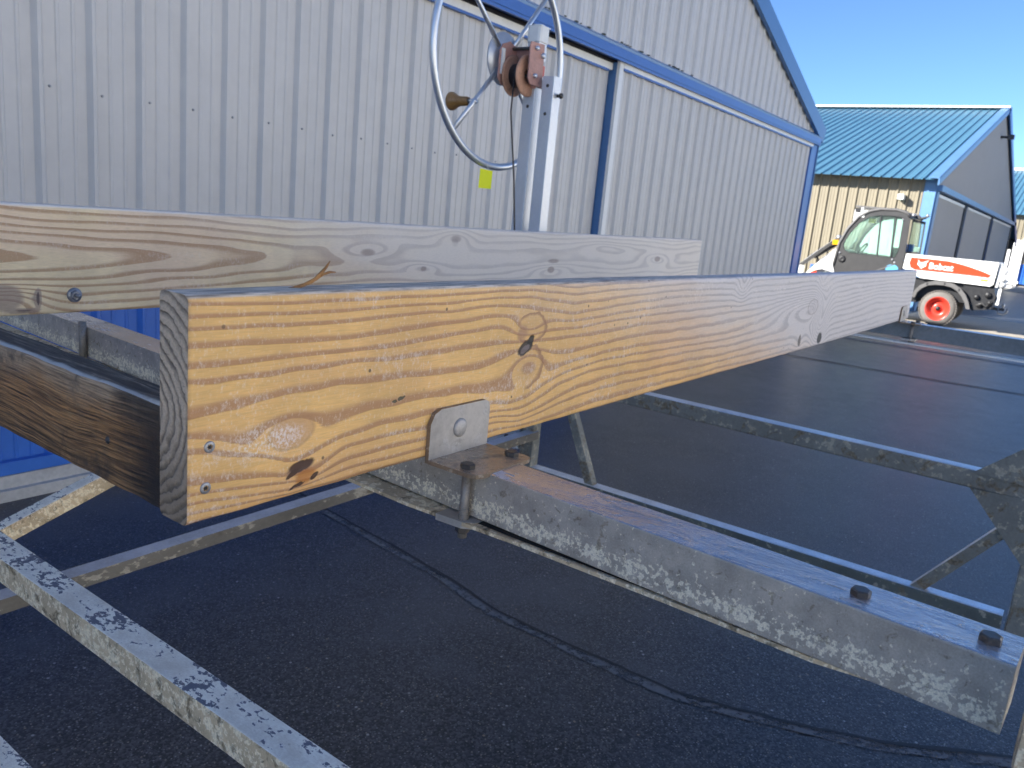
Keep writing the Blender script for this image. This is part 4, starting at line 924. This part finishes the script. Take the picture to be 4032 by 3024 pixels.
def grain_A(S, T):
    """ring number at board position (S along, T up) from the traced growth-ring lines"""
    K = len(LINES); Y = np.zeros((K, len(S)))
    far_t = np.linspace(.176, .006, K)
    for k, P in enumerate(LINES):
        P = P + [(1.25, .55 * P[-1][1] + .45 * far_t[k]), (1.6, far_t[k]), (3.2, far_t[k] + .004 * math.sin(k))]
        Y[k] = smooth_interp(S, P)
    for k in range(1, K): Y[k] = np.minimum(Y[k], Y[k - 1] - .0015)
    G = np.zeros((len(S), len(T)))
    for i in range(len(S)):
        yy = Y[::-1, i]; kk = np.arange(K)[::-1].astype(float)
        g_ = np.interp(T, yy, kk)
        hi = T > yy[-1]; g_[hi] = kk[-1] - (T[hi] - yy[-1]) / .009
        lo = T < yy[0]; g_[lo] = kk[0] + (yy[0] - T[lo]) / .009
        G[i] = g_
    SS, TTg = np.meshgrid(S, T, indexing='ij')
    e = lambda cs, ct, rs, rt: np.exp(-((SS - cs) / rs) ** 2 - ((TTg - ct) / rt) ** 2)
    G += -1.5 * e(.455, .134, .035, .014) + 1.6 * e(.462, .083, .032, .016) + .9 * e(.098, .061, .03, .018)
    G += 5.5 * np.exp(-((SS - 1.69) / np.where(SS < 1.69, .27, .085)) ** 2 - ((TTg - .102) / .034) ** 2) - 5.5 * np.exp(-((SS - 1.775) / .062) ** 2 - ((TTg - .07) / .075) ** 2) + -2.3 * e(1.175, .166, .03, .026) - 1.5 * e(1.73, .17, .03, .03) - 1.0 * e(1.61, .02, .04, .02)
    G += 1.6 * e(2.45, .10, .35, .04)
    nz = np.array([[mnoise.noise(Vector((s * 5.0, t * 26, 1.3))) * .30 + mnoise.noise(Vector((s * 26.0, t * 60, 4.3))) * .10 for t in T] for s in S])
    return G + nz
def board(name, label, cat, origin, du, H, th, length, S, nT, grain, weather_sheen, mats, knot=None, r=.005, group=None):
    """plank: front face outward -n; S columns along du; returns the board object (root is an Empty)"""
    root = thing(name, label, cat, origin, 0, group)
    du = Vector(du).normalized(); nf = Vector((du.y, -du.x, 0))          # front normal
    T = np.linspace(r, H - r, nT)
    prof = [(0.0, t) for t in T]
    arc = [(.134, .5), (.5, .134)]
    prof += [(r * .134, H - r * .5), (r * .5, H - r * .134)]
    top = [(d, H) for d in np.linspace(r, th - r, 7)]; prof += top
    prof += [(th - r * .5, H - r * .134), (th - r * .134, H - r * .5)]
    prof += [(th, t) for t in np.linspace(H - r, r, 6)]
    prof += [(th - r * .134, r * .5), (th - r * .5, r * .134)] + [(d, 0) for d in np.linspace(th - r, r, 4)] + [(r * .5, r * .134), (r * .134, r * .5)]
    Tp = np.array([p[1] for p in prof]); Dp = np.array([p[0] for p in prof])
    G = grain(S, np.clip(Tp, 0, H)); order = None
    # grain() needs ascending t only for np.interp on lines, so any order works
    m, n = len(prof), len(S)
    G = G + Dp[None, :] * 60.0 * .35
    W = weather_sheen(S[:, None], Tp[None, :], Dp[None, :])
    vs = []
    for s in S:                                # worn, slightly dented arrises and a hint of bow
        for d, t in prof:
            c_ = max(0.0, 1 - min(abs(t - H), abs(t)) / .007) * max(0.0, 1 - min(abs(d), abs(d - th)) / .007)
            k = mnoise.noise(Vector((float(s) * 28, t * 8, d * 30))); k2 = mnoise.noise(Vector((float(s) * 7, t * 3, 9.1 + d * 9)))
            j = c_ * (.0007 * k + .0022 * max(0.0, k2 - .28)); bow = .0012 * math.sin(float(s) * 2.1 + .6)
            vs.append(tuple(du * float(s) - nf * float(d + j * (1 if d < th / 2 else -1) + bow * 0) + Z3 * float(t - j * (1 if t > H / 2 else -1) + bow)))
    fs_ = [(i * m + j, (i + 1) * m + j, (i + 1) * m + (j + 1) % m, i * m + (j + 1) % m) for i in range(n - 1) for j in range(m)]
    mi = [0] * len(fs_)
    fs_.append(tuple(range(m))); mi.append(1); fs_.append(tuple((n - 1) * m + j for j in range(m - 1, -1, -1))); mi.append(1)
    b = MB().add(vs, fs_, mi, False); o = b.build('plank', mats, root, local=True)
    a = o.data.attributes.new('grain', 'FLOAT', 'POINT'); a.data.foreach_set('value', G.astype(np.float32).ravel())
    a = o.data.attributes.new('weather_sheen', 'FLOAT', 'POINT'); a.data.foreach_set('value', (W + np.zeros_like(G)).astype(np.float32).ravel())
    if knot is not None:
        kk = knot(S, Tp); a = o.data.attributes.new('knot', 'FLOAT', 'POINT'); a.data.foreach_set('value', kk.astype(np.float32).ravel())
    sm = np.ones(len(o.data.polygons), bool); sm[-2:] = False; o.data.polygons.foreach_set('use_smooth', sm)
    return root
SA = np.concatenate([np.arange(0, 1.0, .004), np.arange(1.0, 2.0, .008), np.linspace(2.0, ALEN, 60)])
def weather_sheen_A(s, t, d):
    base = np.clip((s + (t - .09) * 4.2 - .42) / 1.15, 0, 1) * .95  # grey towards the far end paints sky sheen along with wear
    topw = np.clip((t - .1795) / .004, 0, 1) * np.clip(.75 + 0 * s, 0, 1)
    return np.maximum(base, topw)
BA = board('wooden_board', 'yellow pine board across the middle, knotty near end bright and far end greyed by wear and sky sheen', 'wooden board', (AX0, AY0, AZ0), (1, 0, 0), AH, .038, ALEN, SA, 62, grain_A, weather_sheen_A, [M_woodA, M_end], group='wooden boards on the lift')
for (s, t) in ((.0192, .0635), (.0160, .0297)):
    sc_ = MB().lathe((AX0 + s, AY0 + .001, AZ0 + t), (0, -1, 0), [(0, .0050), (.0014, .0049), (.0019, .0043), (.0019, .0024)], 20).build('screw', M_zinc, BA)
    star = [(.0021 * (1 if k % 2 == 0 else .62) * math.cos(math.pi / 6 * k), .0021 * (1 if k % 2 == 0 else .62) * math.sin(math.pi / 6 * k)) for k in range(12)]
    MB().prism(star, (AX0 + s, AY0 - .00075, AZ0 + t), X3, Z3, Y3, .0006).build('drive_recess', M_black, sc_)
# frayed splinter standing on the top edge
sx, sz = .655, CZ - .0862
sp_ = MB()
def fibre(pts, r):
    sp_.tube([(AX0 + .0 + p[0], AY0 + p[1], AZ0 + AH + p[2]) for p in pts], r, 6)
fibre([(.100, .024, -.001), (.1139, .023, .0005), (.1278, .023, .0035), (.139, .023, .008), (.1474, .022, .0155), (.151, .022, .019), (.1547, .022, .0240)], [.0006, .0011, .0014, .0013, .0015, .0012, .0005])
fibre([(.112, .024, .0), (.1278, .025, .002), (.142, .025, .0075), (.150, .025, .0118), (.1575, .025, .0138), (.1655, .026, .0135)], [.0005, .0012, .0013, .0011, .0013, .0006])
fibre([(.105, .022, .0), (.12, .021, .001), (.135, .022, .005), (.143, .021, .010)], [.0005, .0008, .0008, .0003])
fibre([(.146, .023, .010), (.1505, .024, .0155), (.152, .024, .0165)], [.0004, .0008, .0003])
sp_.build('splinter', simple('raw_wood_splinter', (.42, .20, .06), .6, var=.4, sc=90), BA)

# pale board behind
B0 = Vector((.578, 1.426, CZ - .2525)); BD = Vector((3.826 - .578, 1.6 - 1.426, 0)).normalized(); BH = .184
OFF = .55
def grain_B(S, T):
    SS, TTg = np.meshgrid(S - OFF, T, indexing='ij'); z = TTg - .2525 + 0.0
    z = z + .004 * np.sin(SS * 5.1) + .003 * np.sin(SS * 11 + 1); d = np.maximum(0, SS + .42) / .185
    cath = np.sqrt(((z + .152) / .0125) ** 2 + np.minimum(d, 5.6) ** 2 * .62)
    e = lambda cs, cz, rs, rt: np.exp(-((SS - cs) / rs) ** 2 - ((z - cz) / rt) ** 2)
    G = cath + 2.2 * e(.854, -.141, .10, .018) + 1.8 * e(1.078, -.184, .07, .014) + 2.6 * e(1.778, -.195, .14, .022) + 2.4 * e(2.713, -.161, .16, .024) - 2.2 * e(1.216, -.095, .08, .03) + 3.0 * e(.0, -.225, .07, .024) - 1.5 * e(2.2, -.12, .2, .02)
    nz = np.array([[mnoise.noise(Vector((s * 2.2, t * 16, 7.3))) * .5 + mnoise.noise(Vector((s * 9.0, t * 50, 2.3))) * .22 for t in T] for s in S])
    return G + nz
def knot_B(S, T):
    SS, TTg = np.meshgrid(S - OFF, T, indexing='ij'); z = TTg - .2525; K = np.zeros_like(SS)
    for cs, cz, rs, rt, a in ((.854, -.141, .034, .011, .8), (1.078, -.184, .016, .008, 1.0), (1.778, -.195, .028, .013, 1.0), (1.79, -.165, .05, .010, .8), (2.713, -.161, .035, .013, 1.1), (1.216, -.100, .035, .014, .7), (.0, -.222, .035, .026, 1.0), (.052, -.225, .006, .018, 1.9), (.03, -.245, .03, .004, 1.6)):
        K = np.maximum(K, a * np.exp(-(((SS - cs) / rs) ** 2 + ((z - cz) / rt) ** 2) ** 2))
    return K
SB = np.concatenate([np.linspace(0, .5, 30)[:-1], np.arange(.5, 1.6, .008), np.linspace(1.6, OFF + 3.252, 190)])
weather_B = lambda s, t, d: np.maximum(np.clip((s - OFF - .22 + (t - .09) * 3.0) / .95, 0, 1) * .85, np.clip((t - .178) / .005, 0, 1))
BB_ = board('wooden_board', 'pale weathered board with oval grain lying behind the yellow one, in front of the hangar', 'wooden board', B0 - BD * OFF, BD, BH, .038, 3.8, SB, 44, grain_B, weather_B, [M_woodB, M_woodB], knot_B, group='wooden boards on the lift')
bp_ = B0 + BD * .115 + Vector((0, 0, .0325)); nb = Vector((BD.y, -BD.x, 0))
bo = MB().lathe(bp_, nb, [(0, .013), (.0018, .013), (.002, .006)], 18).hexbolt(bp_ + nb * .0018, nb, .0088, .006).build('bolt_and_washer', M_zinc, BB_)
MB().tube([bp_ + nb * .0075, bp_ + nb * .016], .0042, 10).build('bolt_thread', M_zinc, bo)
# rear bracket clamping the pale board to the near beam
MB().tube([(.690, 1.40, CZ - .262), (.690, 1.40, CZ - .335)], .0065, 10).build('clamp_rod', M_rod, LF)

# short dark cross-piece screwed to the back of the board end
CH, CT = .0885, .038
rc = thing('wooden_crosspiece', 'dark split short timber butted against the back of the yellow board end', 'timber', (AX0 + .019, .575, CZ - .2665))
b = MB(); ny, nz_ = 60, 10; y0, y1 = .5755, 1.405
prof = [(0, t) for t in np.linspace(.004, CH - .004, nz_)] + [(.0015, CH - .001)] + [(d, CH) for d in np.linspace(.005, CT - .005, 6)] + [(CT - .001, CH - .001), (CT, CH - .005), (CT, .005), (CT - .003, 0), (.004, 0), (.001, .001)]
m = len(prof); vs = []; fs_ = []; mi = []
for i in range(ny + 1):
    y = y0 + (y1 - y0) * (i / ny) ** 1.4
    for (d, t) in prof:
        jx = .0011 * mnoise.noise(Vector((y * 40, t * 120, d * 90))); jz = .0014 * mnoise.noise(Vector((y * 30, d * 100, 5 + t * 50)))
        vs.append((AX0 + d + jx, y, CZ - .2665 + t + jz))
for i in range(ny):
    for j in range(m):
        k = (j + 1) % m; fs_.append((i * m + j, (i + 1) * m + j, (i + 1) * m + k, i * m + k)); mi.append(1 if nz_ <= j < nz_ + 7 else 0)
fs_.append(tuple(range(m))[::-1]); mi.append(0); fs_.append(tuple(ny * m + j for j in range(m))); mi.append(0)
tim = b.add(vs, fs_, mi).build('timber', [M_woodC, M_woodCt], rc); normals_out(tim)
MB().lathe((AX0 - .0003, .655, CZ - .227), (-1, 0, 0), [(0, .0035), (.0006, .003), (.0007, 0)], 12).build('nail_head', M_steel, rc)
